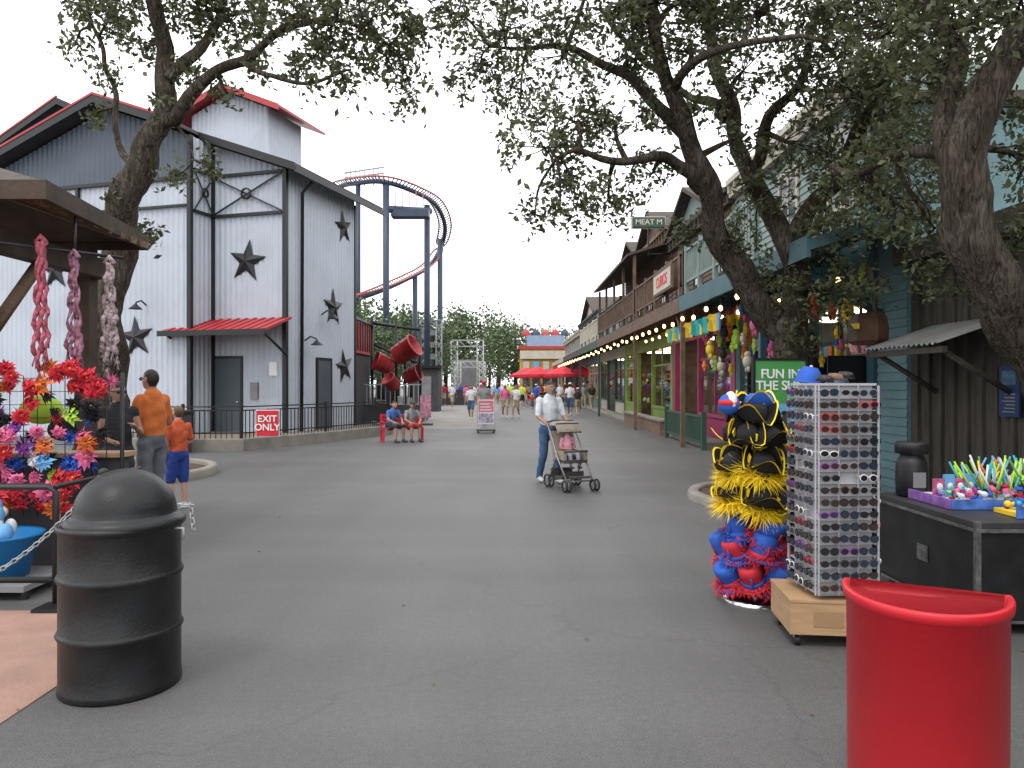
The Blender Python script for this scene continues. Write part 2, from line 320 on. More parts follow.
for px,d,top in [(366,66,322),(378,80,306),(394,70,300),(410,90,312),(425,75,308),(445,95,312),(462,90,306),(480,88,303),(498,100,310),(515,95,318),(540,120,332),(560,125,326),(575,120,326),(592,120,330)]:
    p=sv(px,top,d); sp.append((p.x,d,p.z,p.z*.36))
for k in range(22): sp.append((random.uniform(-110,-14),random.uniform(60,110),random.uniform(8,11),4))
for k in range(22): sp.append((random.uniform(18,120),random.uniform(60,120),random.uniform(6,8),4))
treemass('distant_trees',sp,leaf=.34)
treemass('shrub_trees',[(-8.6,40,6.2,1.6),(-9.5,44,6.6,1.8),(-7.6,46,6.0,1.6),(-6.0,56,6.6,1.7),(-4.2,70,4.5,1.6),(-2.4,74,5,1.8)],leaf=.16)
# ------------------------------------------------------------ barn
barn=empty('corrugated_barn_building')
U=Vector((-.961,.276,0)); V=Vector((.276,.961,0)); K=Vector((-6.75,22,0))
BX=Matrix(((U.x,V.x,0,K.x),(U.y,V.y,0,K.y),(0,0,1,0),(0,0,0,1)))
def corr(mb,a,b,z0,ztop,mat,out,pitch=.19,dep=.028):
    a=Vector(a);b=Vector(b);L=(b-a).length;d=(b-a)/L;o=Vector(out);n=int(L/pitch)*4;vs=[];fs=[]
    for i in range(n+1):
        q=a+d*(L*i/n); k=i%4; q2=q+o*(dep if k in(1,2) else 0)
        z1=ztop(q.x) if callable(ztop) else ztop
        vs+= [(q2.x,q2.y,z0 if not callable(z0) else z0(q.x)),(q2.x,q2.y,z1)]
    fs=[(2*i,2*i+2,2*i+3,2*i+1) for i in range(n)]
    mb.add(vs,fs,mat,False,BX)
roofz=lambda s:10.15-.36*abs(s-5.5)
w=MB()
corr(w,(0,0),(2.52,0),0,lambda s:roofz(s)-.12,WHITEMET,(0,-1))
corr(w,(2.52,0),(2.52,-1),0,8.95,WHITEMET,(-1,0))
corr(w,(2.52,-1),(11,-1),0,7.7,WHITEMET,(0,-1))
corr(w,(2.52,-1),(11,-1),7.7,lambda s:max(7.72,roofz(s)-.12),DARKMET,(0,-1))
corr(w,(0,0),(0,4.3),0,8.1,WHITEMET,(-1,0))
corr(w,(0,4.3),(11,4.31),0,8,WHITEMET,(0,1))
corr(w,(11,-1),(11,6),0,8,WHITEMET,(1,0))
corr(w,(11,2),(18,2),0,7.6,WHITEMET,(0,-1))
r2=lambda s:11.7-.45*abs(s-10.2)
corr(w,(4.5,2),(18,2),7.6,lambda s:max(7.62,r2(s)-.12),DARKMET,(0,-1))
CU=lambda s:12.9-.42*abs(s-5.7)
corr(w,(4.0,5),(7.4,5),8.2,lambda s:CU(s)-.1,WHITEMET,(0,-1))
corr(w,(4.0,5),(4.0,7.3),8.2,12.1,WHITEMET,(-1,0)); corr(w,(7.4,5),(7.4,7.3),8.2,12.1,WHITEMET,(1,0)); corr(w,(4.0,7.3),(7.4,7.3),8.2,lambda s:CU(s)-.1,WHITEMET,(0,1))
w.obj('walls',barn)
rf=MB()
def slope(s0,s1,t0,t1,fn,th,mat,edge):
    a,b=s0,s1; za,zb=fn(a),fn(b)
    vs=[(a,t0,za),(b,t0,zb),(b,t1,zb),(a,t1,za),(a,t0,za+th),(b,t0,zb+th),(b,t1,zb+th),(a,t1,za+th)]
    rf.add(vs,[(0,1,2,3),(4,5,6,7),(0,1,5,4),(1,2,6,5),(2,3,7,6),(3,0,4,7)],mat,False,BX)
    e=.012; y0,y1=t0-.05,t0-.002
    vs=[(a,y0,za-.12),(b,y0,zb-.12),(b,y0,zb+th+e),(a,y0,za+th+e),(a,y1,za-.12),(b,y1,zb-.12),(b,y1,zb+th+e),(a,y1,za+th+e)]
    rf.add(vs,[(0,1,2,3),(4,5,6,7),(0,1,5,4),(2,3,7,6),(0,3,7,4),(1,2,6,5)],edge,False,BX)
def trimline(s0,s1,t,fn,zo,mat):
    rf.add([(s0,t,fn(s0)+zo),(s1,t,fn(s1)+zo),(s1,t,fn(s1)+zo+.07),(s0,t,fn(s0)+zo+.07),(s0,t+.06,fn(s0)+zo),(s1,t+.06,fn(s1)+zo),(s1,t+.06,fn(s1)+zo+.07),(s0,t+.06,fn(s0)+zo+.07)],[(0,1,2,3),(4,5,6,7),(3,2,6,7),(0,1,5,4),(0,3,7,4),(1,2,6,5)],mat,False,BX)
slope(2.6,5.5,-1.55,5.2,roofz,.1,DGREY,BLACK); slope(-.65,2.6,-.5,5.2,roofz,.1,DGREY,BLACK)
slope(5.5,11.7,-1.55,5.2,roofz,.1,DGREY,BLACK)
trimline(2.6,5.5,-1.62,roofz,.115,REDROOF); trimline(5.5,11.7,-1.62,roofz,.115,REDROOF)
slope(4.2,10.2,1.5,10,r2,.1,DGREY,BLACK); slope(10.2,18.7,1.5,10,r2,.1,DGREY,BLACK); trimline(10.2,18.7,1.43,r2,.115,REDROOF)
slope(3.2,5.7,4.5,7.8,CU,.1,REDROOF,REDROOF); slope(5.7,8.2,4.5,7.8,CU,.1,REDROOF,REDROOF)
rf.box(-.72,-.655,-.55,5.25,7.76,7.94,BLACK,BX)
rf.obj('roof',barn)
t=MB()
def vpost(s,tt,z0,z1,wd=.1): t.box(s-wd/2,s+wd/2,tt-wd/2,tt+wd/2,z0,z1,BLACK,BX)
vpost(-.02,-.02,0,8.05,.13); vpost(2.49,-.06,0,8.85,.12); vpost(2.5,-1.05,0,8.95,.13); vpost(.02,4.3,0,7.95,.12)
def bar(a,b,wd=.1): t.tube([BX@Vector(a),BX@Vector(b)],wd/2,BLACK,4,False)
for z in (6.76,7.98): bar((.06,-.07,z),(2.44,-.07,z),.12); bar((2.45,-.12,z),(2.45,-.95,z),.12)
bar((.1,-.08,6.82),(2.4,-.08,7.92),.06); bar((.1,-.09,7.92),(2.4,-.09,6.82),.06)
bar((2.43,-.14,6.82),(2.43,-.92,7.92),.05); bar((2.42,-.14,7.92),(2.42,-.92,6.82),.05)
t.lathe([(.13,-.01),(.18,-.01),(.18,.03),(.13,.03)],BLACK,20,BX@TR(1.25,-.13,7.37,rx=R(90)))
t.lathe([(.10,-.01),(.15,-.01),(.15,.03),(.10,.03)],BLACK,20,BX@TR(2.38,-.52,7.37,ry=R(90)))
for s0 in (4.4,6.6,8.8,10.9): vpost(s0,-1.07,6.9,7.75,.09)
bar((2.6,-1.08,7.72),(11,-1.08,7.72),.14); bar((2.6,-1.08,6.9),(11,-1.08,6.9),.1)
t.tube([BX@Vector(p) for p in [(-.5,.7,7.8),(-.15,.7,7.5),(-.12,.7,.2)]],.055,BLACK,8)
t.obj('black_trim',barn)
st=MB()
def star(X,r):
    vs=[(0,0,.10*r/.6)]
    for i in range(10):
        a=math.pi/2+i*math.pi/5; q=r if i%2==0 else r*.40; vs.append((q*math.cos(a),q*math.sin(a),0))
    fs=[(0,1+i,1+(i+1)%10) for i in range(10)]; st.add(vs,fs,BLACK,False,X)
def face_front(s,tt,z): return Matrix.Translation(BX@Vector((s,tt,z)))@Matrix(((-U.x,0,-V.x,0),(-U.y,0,-V.y,0),(0,1,0,0),(0,0,0,1)))
def face_side(s,tt,z): return Matrix.Translation(BX@Vector((s,tt,z)))@Matrix(((V.x,0,-U.x,0),(V.y,0,-U.y,0),(0,1,0,0),(0,0,0,1)))
star(face_front(1.28,-.04,5.35)@Matrix.Rotation(R(-8),4,'Z'),.68); star(face_front(4.43,-1.04,3.05)@Matrix.Rotation(R(6),4,'Z'),.66)
star(face_front(7.5,-1.04,5.2),.66)
star(face_side(-.04,3.45,7.0)@Matrix.Rotation(R(10),4,'Z'),.6); star(face_side(-.04,2.75,4.2),.66); star(face_side(-.04,3.5,2.25)@Matrix.Rotation(R(12),4,'Z'),.62)
st.obj('barn_stars',barn)
d=MB()
d.box(1.5,2.4,-.07,-.03,0,2.42,GREYDOOR,BX); d.box(1.43,1.5,-.08,-.025,0,2.5,BLACK,BX); d.box(2.4,2.47,-.08,-.025,0,2.5,BLACK,BX); d.box(1.5,2.4,-.08,-.025,2.42,2.5,BLACK,BX)
d.box(-.07,-.03,1.75,2.55,0,2.42,GREYDOOR,BX); d.box(-.08,-.025,1.68,1.75,0,2.5,BLACK,BX); d.box(-.08,-.025,2.55,2.62,0,2.5,BLACK,BX); d.box(-.08,-.025,1.75,2.55,2.42,2.5,BLACK,BX)
d.ell(BX@Vector((1.58,-.1,1.1)),(.035,.035,.035),CHROME)
d.box(.25,.5,-.06,-.03,1.9,2.3,WHITE,BX); d.box(.9,1.15,-.08,-.03,1.2,1.7,MGREY,BX)
d.obj('doors',barn)
a=MB()
for i in range(36):
    s0=-.25+3.6*i/36; s1=s0+.1; hh=.03 if i%3==0 else 0
    vs=[(s0,-1.35,3.18+hh),(s1,-1.35,3.18+hh),(s1,-.03,3.62+hh),(s0,-.03,3.62+hh),(s0,-1.35,3.14),(s1,-1.35,3.14),(s1,-.03,3.58),(s0,-.03,3.58)]
    a.add(vs,[(0,1,2,3),(4,5,6,7),(0,1,5,4),(1,2,6,5),(0,3,7,4)],REDROOF,False,BX)
a.box(-.27,3.37,-1.40,-1.36,3.04,3.2,BLACK,BX); 
for s0 in (-.1,3.2): a.tube([BX@Vector((s0,-.05,2.5)),BX@Vector((s0,-1.2,3.1))],.04,BLACK,6)
a.obj('red_awning',barn)
l=MB()
for X in (face_front(4.05,-1.05,4.0),face_side(-.05,2.0,3.9),face_side(-.05,1.0,3.0)):
    l.tube([(0,0,0),(0,.12,.2),(0,.05,.4),(0,-.06,.42)],.025,BLACK,6,X=X); l.lathe([(.03,.06),(.08,.0),(.2,-.1)],BLACK,14,X@TR(0,-.05,.42,rx=R(-90)))
l.obj('wall_lamps',barn)
fp=[Vector((-10.8,19.0,0)),Vector((-8.1,18.2,0)),Vector((-6.7,18.3,0)),Vector((-5.3,21,0)),Vector((-4.05,24.2,0)),Vector((-5.0,27,0))]
cw=MB(); fn=MB()
for a0,b0 in zip(fp[:-1],fp[1:]):
    d0=(b0-a0); L0=d0.length; ang=math.atan2(d0.y,d0.x); X=TR(a0.x,a0.y,0,ang)
    cw.box(0,L0+.1,-.12,.12,-.05,.3,CONC,X)
    for z in (.42,.98,1.07): fn.box(0,L0,-.018,.018,z,z+.03,BLACK,X)
    k=int(L0/.13)
    for i in range(k): fn.box(i*.13,i*.13+.018,-.009,.009,.3,1.0,BLACK,X)
    m_=max(1,int(L0/2))
    for i in range(m_+1): fn.box(i*L0/m_-.03,i*L0/m_+.03,-.03,.03,.28,1.16,BLACK,X)
cw.obj('low_concrete_wall',bevel=.02); fn.obj('black_metal_fence')
gb=MB(); gb.prism([(p.x,p.y) for p in [Vector((-10.8,19.2,0)),Vector((-8.1,18.4,0)),Vector((-6.75,18.5,0)),Vector((-5.4,21.1,0)),Vector((-4.2,24.2,0)),Vector((-5.1,26.9,0)),Vector((-6.6,22.3,0)),Vector((-9,22.8,0)),Vector((-11.2,22,0))]],-.05,.2,M('planting_bed',(.16,.13,.10),1,.4,4,.5,15)); gb.obj('gravel_bed')
es=empty('exit_only_sign'); e=MB(); e.box(-6.26,-5.72,18.10,18.13,.38,1.0,RED); e.box(-6.28,-5.70,18.132,18.15,.36,1.02,WHITE); e.obj('panel',es)
text('EXIT\nONLY',TR(-5.99,18.092,.69,rx=R(90)),.23,WHITE,'lettering',es)
bn=MB(); bn.box(-8.35,-7.75,17.3,17.9,0,.95,DGREY); bn.box(-8.4,-7.7,17.25,17.95,.95,1.02,BLACK); bn.box(-8.2,-7.9,17.28,17.3,.65,.85,BLACK); bn.obj('litter_bin',bevel=.02)
# ------------------------------------------------------------ coaster
co=empty('roller_coaster'); tr=MB(); cm=MB()
pts=[(300,215,60),(335,190,56),(358,184,52),(385,183,50),(415,193,52),(436,206,56),(445,228,60),(440,250,62),(428,268,60),(405,281,56),(380,292,52),(350,302,50),(320,310,50)]
P=[Vector(p) for p in catmull([sv(*p) for p in pts],10)]
up=Vector((0,0,1))
for off in (-.5,.5):
    Q=[]
    for i,p in enumerate(P):
        dd=(P[min(i+1,len(P)-1)]-P[max(i-1,0)]).normalized(); sd=dd.cross(up).normalized(); Q.append(p+sd*off+up*.25)
    tr.tube(Q,.065,TRACKRED,6)
tr.tube(P,.17,NAVY,8)
for i in range(0,len(P),1):
    dd=(P[min(i+1,len(P)-1)]-P[max(i-1,0)]).normalized(); sd=dd.cross(up).normalized()
    tr.tube([P[i]+sd*.55+up*.25,P[i]-up*.1,P[i]-sd*.55+up*.25],.045,NAVY,4)
tr.obj('track',co)
for px,py,d,r in [(386,186,50,.22),(427,206,54,.22),(440,240,61,.22),(415,276,57,.2),(358,186,52,.18)]:
    q=sv(px,py,d); cm.tube([(q.x,q.y,0),(q.x,q.y,q.z)],r,NAVY,10)
q1=sv(386,210,50);q2=sv(430,212,54); cm.tube([q1,q2],.25,NAVY,8)
cm.box(sv(390,0,50).x,sv(428,0,50).x,50.3,51.3,sv(0,216,50).z,sv(0,209,50).z,NAVY)
for px in range(395,430,7):
    q=sv(px,207,50.4); cm.tube([q,q+Vector((0,0,1))],.05,TRACKRED,4)
for i in range(3): cm.tube([sv(344,184-5*i,53),sv(384,180-6*i,53)],.06,STEEL,5)
for i in range(9):
    a1=sv(346+4.6*i,170-(i%2)*2,53); cm.tube([a1,a1-Vector((0,0,1.2))],.05,STEEL,4)
cm.obj('columns',co)
br=empty('red_bucket_ride'); b=MB()
def bucket(c,r,ax,h):
    ax=Vector(ax).normalized(); qt=Vector((0,0,1)).rotation_difference(ax).to_matrix().to_4x4(); X=Matrix.Translation(c)@qt
    b.lathe([(.001,-h/2),(r*.85,-h/2),(r*.88,-h/2+.03),(r,h/2),(r*1.05,h/2),(r*1.05,h/2+.06),(r*.95,h/2+.06),(r*.86,-h/2+.35),(.001,-h/2+.35)],REDROOF,20,X)
    for k in range(3): b.lathe([(r*.93,-h*.3+h*.3*k),(r*.98,-h*.28+h*.3*k),(r*.95,-h*.26+h*.3*k)],BLACK,20,X)
bucket(sv(405,352,32),.50,(.85,-.25,.5),.95); bucket(sv(384,365,32),.40,(-.8,-.35,.35),.7); bucket(sv(412,376,32.5),.38,(.9,-.2,.35),.6)
bucket(sv(392,384,31),.32,(-.5,-.5,.6),.5)
for px,py in ((405,356),(383,368),(372,322),(420,330),(396,326)):
    q=sv(px,py,32.6); b.tube([(q.x,q.y,0),(q.x,q.y,q.z+.2)],.07,BLACK,8)
b.box(-6.4,-3.9,31.6,34.5,0,.75,DGREY); 
for i in range(13): b.box(-6.4+.2*i,-6.37+.2*i,31.5,31.54,.75,1.6,STEEL)
b.box(-6.4,-3.9,31.48,31.55,1.6,1.65,STEEL)
b.tube([sv(358,322,32.6),sv(421,331,32.6)],.07,BLACK,6); b.tube([sv(372,345,32.8),sv(421,366,32.8)],.06,BLACK,6); b.tube([sv(372,366,32.8),sv(421,350,32.8)],.05,TRACKRED,6)
b.obj('ride_structure',br)
rs=MB(); rs.box(-7.4,-6.2,29,33,2.9,4.2,REDROOF); rs.box(-7.3,-6.3,29.2,32.8,0,2.9,DGREY); rs.box(-7.5,-6.1,28.9,33.1,4.2,4.3,BLACK)
for i in range(8): rs.box(-7.35+.15*i,-7.3+.15*i,28.95,28.99,3.0,4.15,BLACK)
for i in range(8): rs.box(-6.19,-6.15,29.1+.5*i,29.15+.5*i,3.0,4.15,BLACK)
rs.obj('red_ride_booth')
ts=MB()
def truss(x0,x1,y,z0,z1,w_=.5,mat=STEEL):
    for x in (x0,x1):
        for dx in (0,w_):
            for dy in (0,w_): ts.tube([(x+dx,y+dy,z0),(x+dx,y+dy,z1)],.05,mat,4)
        z=z0
        while z<z1-.5: ts.tube([(x,y,z),(x+w_,y,z+.6)],.035,mat,4); ts.tube([(x+w_,y,z),(x,y+w_,z+.6)],.035,mat,4); z+=.6
    for z in (z1,z1-w_):
        for dy in (0,w_): ts.tube([(x0,y+dy,z),(x1+w_,y+dy,z)],.05,mat,4)
    x=x0
    while x<x1: ts.tube([(x,y,z1),(x+.6,y,z1-w_)],.035,mat,4); x+=.6
TR_=M('pale_truss',(.45,.46,.45),.5,.1,3)
q0=sv(451,0,60).x;q1_=sv(477,0,60).x; truss(q0,q1_,60,0,5.2,.5,TR_); truss(q0,q1_,64,0,3.6,.5,TR_)
q0=sv(420,0,55).x;q1_=sv(436,0,55).x; truss(q0,q1_,55,0,6.4,.4)
ts.box(sv(452,0,66).x,sv(478,0,66).x,65.2,65.5,.3,3.8,MGREY); ts.box(-7.5,-3.5,58,58.4,0,1.2,DGREY)
for i in range(6): ts.box(q0+.1,q1_+.4,55.5,55.6,.8+.9*i,1.2+.9*i,STEEL)
ts.obj('stage_truss')
bd=MB(); bd.box(-5.9,-4.4,44,46,0,2.6,DGREY); bd.box(-6.1,-4.2,43.8,46.2,2.6,2.75,BLACK); bd.box(-5.6,-4.8,43.93,43.99,.8,2.1,MGREY); bd.obj('control_booth')
# ------------------------------------------------------------ right shops
XW=5.75
def clap(mb,y0,y1,z0,z1,mat,x=XW,p=.14):
    n=int((z1-z0)/p); p=(z1-z0)/n; vs=[];fs=[]
    for i in range(n):
        b_=len(vs); z=z0+i*p; vs+=[(x-.022,y0,z),(x-.022,y1,z),(x-.002,y1,z+p),(x-.002,y0,z+p),(x-.002,y0,z),(x-.002,y1,z)]
        fs+=[(b_,b_+1,b_+2,b_+3),(b_,b_+1,b_+5,b_+4)]
    mb.add(vs,fs,mat)
    mb.box(x,x+.15,y0,y1,z0,z1,mat)
DKG=M('dark_window_glass',(.03,.04,.045),.08,.2,1,spec=.8)
def window(mb,y0,y1,z0,z1,frame,x=XW,cur=None):
    f=.09
    mb.box(x-.06,x-.024,y0-f,y0,z0-f,z1+f,frame); mb.box(x-.06,x-.024,y1,y1+f,z0-f,z1+f,frame)
    mb.box(x-.06,x-.024,y0,y1,z1,z1+f,frame); mb.box(x-.09,x-.024,y0,y1,z0-f,z0,frame)
    mb.box(x-.03,x-.026,y0,y1,z0,z1,DKG); mb.box(x-.045,x-.031,(y0+y1)/2-.02,(y0+y1)/2+.02,z0,z1,frame); mb.box(x-.048,x-.0315,y0,y1,(z0+z1)/2-.02,(z0+z1)/2+.02,frame)
def merch(mb,x0,x1,y0,y1,z0,z1,n,sz=(.05,.14)):
    for i in range(n):
        c=(random.uniform(x0,x1),random.uniform(y0,y1),random.uniform(z0,z1)); r=random.uniform(*sz)
        k=random.random(); mt=random.choice(COLS)
        if k<.4: mb.ell(c,(r*.8,r,r*random.uniform(.8,1.3)),mt,8)
        elif k<.7: mb.box(c[0]-r*.5,c[0]+r*.5,c[1]-r*.7,c[1]+r*.7,c[2]-r,c[2]+r,mt)
        else: mb.tube([(c[0],c[1],c[2]+r),(c[0],c[1],c[2]-r)],[r*.3,r*.8],mt,7)
def shelves(mb,y0,y1,x=7.6):
    for z in (.5,.95,1.4,1.85,2.3):
        mb.box(x,x+.4,y0,y1,z,z+.03,MGREY)
        y=y0+.1
        while y<y1-.1:
            w_=random.uniform(.1,.28); h=random.uniform(.14,.34); mb.box(x+.02,x+.3,y,y+w_,z+.032,z+.032+h,random.choice(COLS)); y+=w_+.04
def shop(name,y0,y1,wall,trim,upper,utrim,ztop,inner,bw0=2.2):
    e=empty(name); w=MB(); mg=MB()
    zc=3.05
    w.box(XW,XW+.2,y0,y0+.35,0,zc,trim); w.box(XW,XW+.2,y1-.35,y1,0,zc,trim); w.box(XW,XW+.2,y0,y1,zc,4.1,wall)
    clap(w,y0,y1,4.1,ztop,upper)
    w.box(XW+.15,12,y0,y0+.1,0,ztop,upper); w.box(XW+.15,12,y1-.1,y1,0,ztop,upper); w.box(XW+.15,12,y0+.1,y1-.1,ztop-.15,ztop-.05,DGREY)
    w.box(8.4,8.5,y0+.1,y1-.1,0,4,inner); w.box(XW+.2,8.4,y0+.1,y1-.1,3.2,3.25,CREAM); w.box(XW+.2,8.4,y0+.1,y1-.1,.0,.03,MGREY)
    span=y1-y0-.7; nb=max(2,int(span/bw0)); bw=span/nb; dk=nb//2
    for i in range(nb):
        a_=y0+.35+i*bw; b_=a_+bw
        if i<nb-1: w.box(XW-.03,XW+.12,b_-.06,b_+.06,0,zc,trim)
        if i!=dk:
            w.box(XW,XW+.15,a_+.06,b_-.06,0,.75,wall); w.box(XW-.06,XW-.002,a_+.06,b_-.06,.7,.8,trim)
            w.box(XW+.05,XW+.06,a_+.06,b_-.06,.8,zc,GLASS); w.box(XW+.03,XW+.09,(a_+b_)/2-.03,(a_+b_)/2+.03,.8,zc,trim); w.box(XW+.02,XW+.1,a_+.06,b_-.06,2.35,2.42,trim)
            merch(mg,XW+.35,XW+.8,a_+.15,b_-.15,.85,2.2,22)
        mg.box(6.6,7.8,a_+bw*.3,a_+bw*.7,3.14,3.19,TUBE)
    shelves(mg,y0+.3,y1-.3)
    k=max(2,int((y1-y0)/2.4)); 
    for i in range(k):
        yc=y0+(i+.5)*(y1-y0)/k; window(w,yc-.45,yc+.45,4.7,6.0,utrim)
    w.box(XW-.28,XW+.2,y0-.05,y1-.02,ztop,ztop+.14,utrim); w.box(XW-.18,XW-.03,y0,y1,ztop-.28,ztop-.002,utrim)
    y=y0+.2
    while y<y1-.2: w.box(XW-.25,XW-.181,y,y+.09,ztop-.2,ztop-.003,utrim); y+=.5
    w.obj('walls',e); mg.obj('merchandise',e); return e
shop('gift_shop_building',11.6,19.0,TEALD,TEALD,SAGE,CREAM,6.7,CREAM)
shop('magenta_shop_building',19.1,26.4,MAG,MAG,WOOD2,BRONZE,6.6,PINK,3.2)
shop('lime_shop_building',26.5,37.5,LIME,LIME,WOOD2,WOOD,7.2,LIME,3.4)
shop('corner_shop_building',37.6,48,CREAM,DGREEN,SAGE,DGREEN,6.0,CREAM,3)
shop('market_shop_building',48.1,62,TEAL,CREAM,CREAM,DGREY,6.4,CREAM,3)
shop('arcade_shop_building',62.1,80,WOOD2,DGREY,MGREY,CREAM,6.0,CREAM,3)
gr=MB()
for y0,y1,zb,h,mt in ((27.4,32.4,7.36,1.1,WOOD2),(33,37.4,7.36,.9,WOOD2),(21,26,6.75,1.0,SAGE),(50,58,6.56,1.3,CREAM)):
    ym=(y0+y1)/2
    vs=[(XW,y0,zb),(XW,y1,zb),(XW,ym,zb+h),(12,y0,zb),(12,y1,zb),(12,ym,zb+h)]
    gr.add(vs,[(0,1,2),(3,4,5)],mt); 
    for a_,b_ in ((y0-.3,ym),(y1+.3,ym)):
        za=zb-.1; gr.add([(XW-.35,a_,za),(XW-.35,b_,zb+h+.03),(12,b_,zb+h+.03),(12,a_,za),(XW-.35,a_,za+.13),(XW-.35,b_,zb+h+.16),(12,b_,zb+h+.16),(12,a_,za+.13)],[(0,1,2,3),(4,5,6,7),(0,1,5,4),(0,3,7,4),(1,2,6,5)],BRONZE)
gr.obj('shop_gable_roofs')
pc=empty('shop_porch'); p=MB(); XE=4.35
for y0,y1,fm,rm in ((12.9,19.0,TEALD,BRONZE),(19.05,26.4,WOOD2,BRONZE),(26.45,37.5,WOOD2,BRONZE),(37.6,48,DGREEN,GALV),(48.1,62,DGREY,BRONZE),(62.1,80,CREAM,BRONZE)):
    vs=[(XE,y0,3.72),(XE,y1,3.72),(XW-.03,y1,4.08),(XW-.03,y0,4.08),(XE,y0,3.82),(XE,y1,3.82),(XW-.03,y1,4.18),(XW-.03,y0,4.18)]
    p.add(vs,[(0,1,2,3),(4,5,6,7),(0,1,5,4),(1,2,6,5),(3,0,4,7)],rm)
    p.box(XE-.06,XE-.003,y0,y1,3.5,3.88,fm)
    y=y0+.15
    while y<y1: p.box(XE-.002,XW-.03,y,y+.06,3.58,3.71,fm); y+=.8
    n_=max(1,int((y1-y0)/6.5))
    for i in range(n_):
        yc=y0+.2+i*(y1-y0-.4)/n_
        p.box(XE+.05,XE+.16,yc,yc+.11,0,3.57,fm)
        p.tube([(XE+.10,yc+.07,2.9),(XE+.10,yc+.75,3.52)],.04,fm,5); 
p.obj('canopy_and_posts',pc)
bal=MB()
for y0,y1,mt in ((19.4,26.2,WOOD2),(26.7,37.4,WOOD2),(38,47.8,CREAM),(13.4,18.8,SAGE)):
    for z in (4.2,5.0): bal.box(XE+.05,XE+.11,y0,y1,z,z+.06,mt)
    y=y0
    while y<y1: bal.box(XE+.065,XE+.095,y,y+.04,4.26,5.0,mt); y+=.17
    for i in range(5):
        yy=y0+i*(y1-y0-.1)/4; bal.box(XE+.03,XE+.13,yy,yy+.1,3.9,5.15 if y0!=26.7 else 6.3,mt)
for y0,y1 in ((26.7,37.4),):
    bal.add([(XE-.2,y0-.1,6.25),(XE-.2,y1+.1,6.25),(XW-.03,y1+.1,6.75),(XW-.03,y0-.1,6.75),(XE-.2,y0-.1,6.35),(XE-.2,y1+.1,6.35),(XW-.03,y1+.1,6.85),(XW-.03,y0-.1,6.85)],[(0,1,2,3),(4,5,6,7),(0,1,5,4),(3,0,4,7)],BRONZE)
bal.obj('balcony_railings',pc)
bl=MB()
for y in np.arange(13.2,70,1.15):
    z=3.35-.12*math.sin(y*1.3)**2; bl.tube([(XE+.02,y,3.5),(XE+.02,y,z+.06)],.012,BLACK,4); bl.ell((XE+.02,y,z),(.045,.045,.06),BULB,8)
for y in np.arange(11.8,30,1.3): bl.ell((5.2,y,3.3),(.045,.045,.055),BULB,8); bl.tube([(5.2,y,3.3),(5.2,y,3.65)],.01,BLACK,4)
bl.obj('string_lights',pc)
sg=empty('meat_market_sign'); s_=MB(); s_.box(4.35,5.5,26.6,26.7,7.3,7.65,DGREEN); s_.box(4.9,4.95,26.71,26.75,6.3,7.4,BLACK); s_.box(4.3,5.55,26.705,26.72,7.25,7.7,CREAM); s_.tube([(4.92,26.73,6.35),(5.8,26.73,6.35)],.03,BLACK,6); s_.obj('board',sg); text('MEAT M',TR(4.92,26.59,7.47,rx=R(90)),.27,CREAM,'lettering',sg)
sg=empty('hanging_shop_sign'); s_=MB(); s_.box(4.2,4.26,19.5,22.0,4.2,4.85,WOOD2); s_.box(4.19,4.199,19.6,21.9,4.27,4.78,CREAM); s_.box(4.26,4.4,21,21.1,4.2,4.9,BLACK); s_.obj('board',sg); text('CURIOS',TR(4.186,20.75,4.53,rz=R(-90),rx=R(90)),.42,RED,'lettering',sg)
rl=MB()
for z in (.15,.8): rl.box(4.75,4.8,18.4,22.8,z,z+.06,DGREEN)
for i in range(40): rl.box(4.76,4.79,18.4+.11*i,18.44+.11*i,.2,.8,DGREEN)
for y in (18.35,20.6,22.75): rl.box(4.71,4.83,y,y+.12,0,.95,DGREEN)
rl.obj('porch_railing')
sw=MB(); sw.box(4.7,4.95,23.5,31,0,.45,M('red_brick',(.16,.10,.075),.9,.3,6,.4,20)); sw.box(4.66,4.99,23.45,31.05,.45,.52,CONC); sw.obj('brick_planter_wall')
hm=MB()
for i in range(130):
    y=random.uniform(11.5,19); x=random.uniform(4.6,5.6); z=random.uniform(2.0,3.4); r=random.uniform(.05,.11); mt=random.choice([YEL,YEL,RED,PINK,ORANGE,BLUE,FBLACK,NEON,FBLACK,WOOD,CREAM])
    hm.tube([(x,y,z+r),(x,y,3.6)],.006,BLACK,3); hm.ell((x,y,z),(r,r,r*1.3),mt,8); hm.ell((x,y,z+r*1.4),(r*.7,r*.7,r*.7),mt,8)
    for k in (-1,1): hm.tube([(x,y+k*r*.5,z-r),(x,y+k*r*.8,z-r*2)],[r*.35,r*.25],mt,6)
for i in range(60):
    x=random.uniform(5.0,5.9); y=random.uniform(11.6,16); z=random.uniform(.3,2); r=random.uniform(.08,.16); hm.ell((x,y,z),(r*.8,r,r*1.1),random.choice([FBLACK,TURQ,RED,CREAM,WOOD,BLUE,FBLACK]),8)
for i in range(5): hm.box(5.0,5.9,11.7+i,11.74+i,.02,2.1,BLACK); hm.box(5.02,5.88,11.74,16,.35*i+.2,.35*i+.22,BLACK)
hm.obj('hanging_plush_toys')
ym=MB()
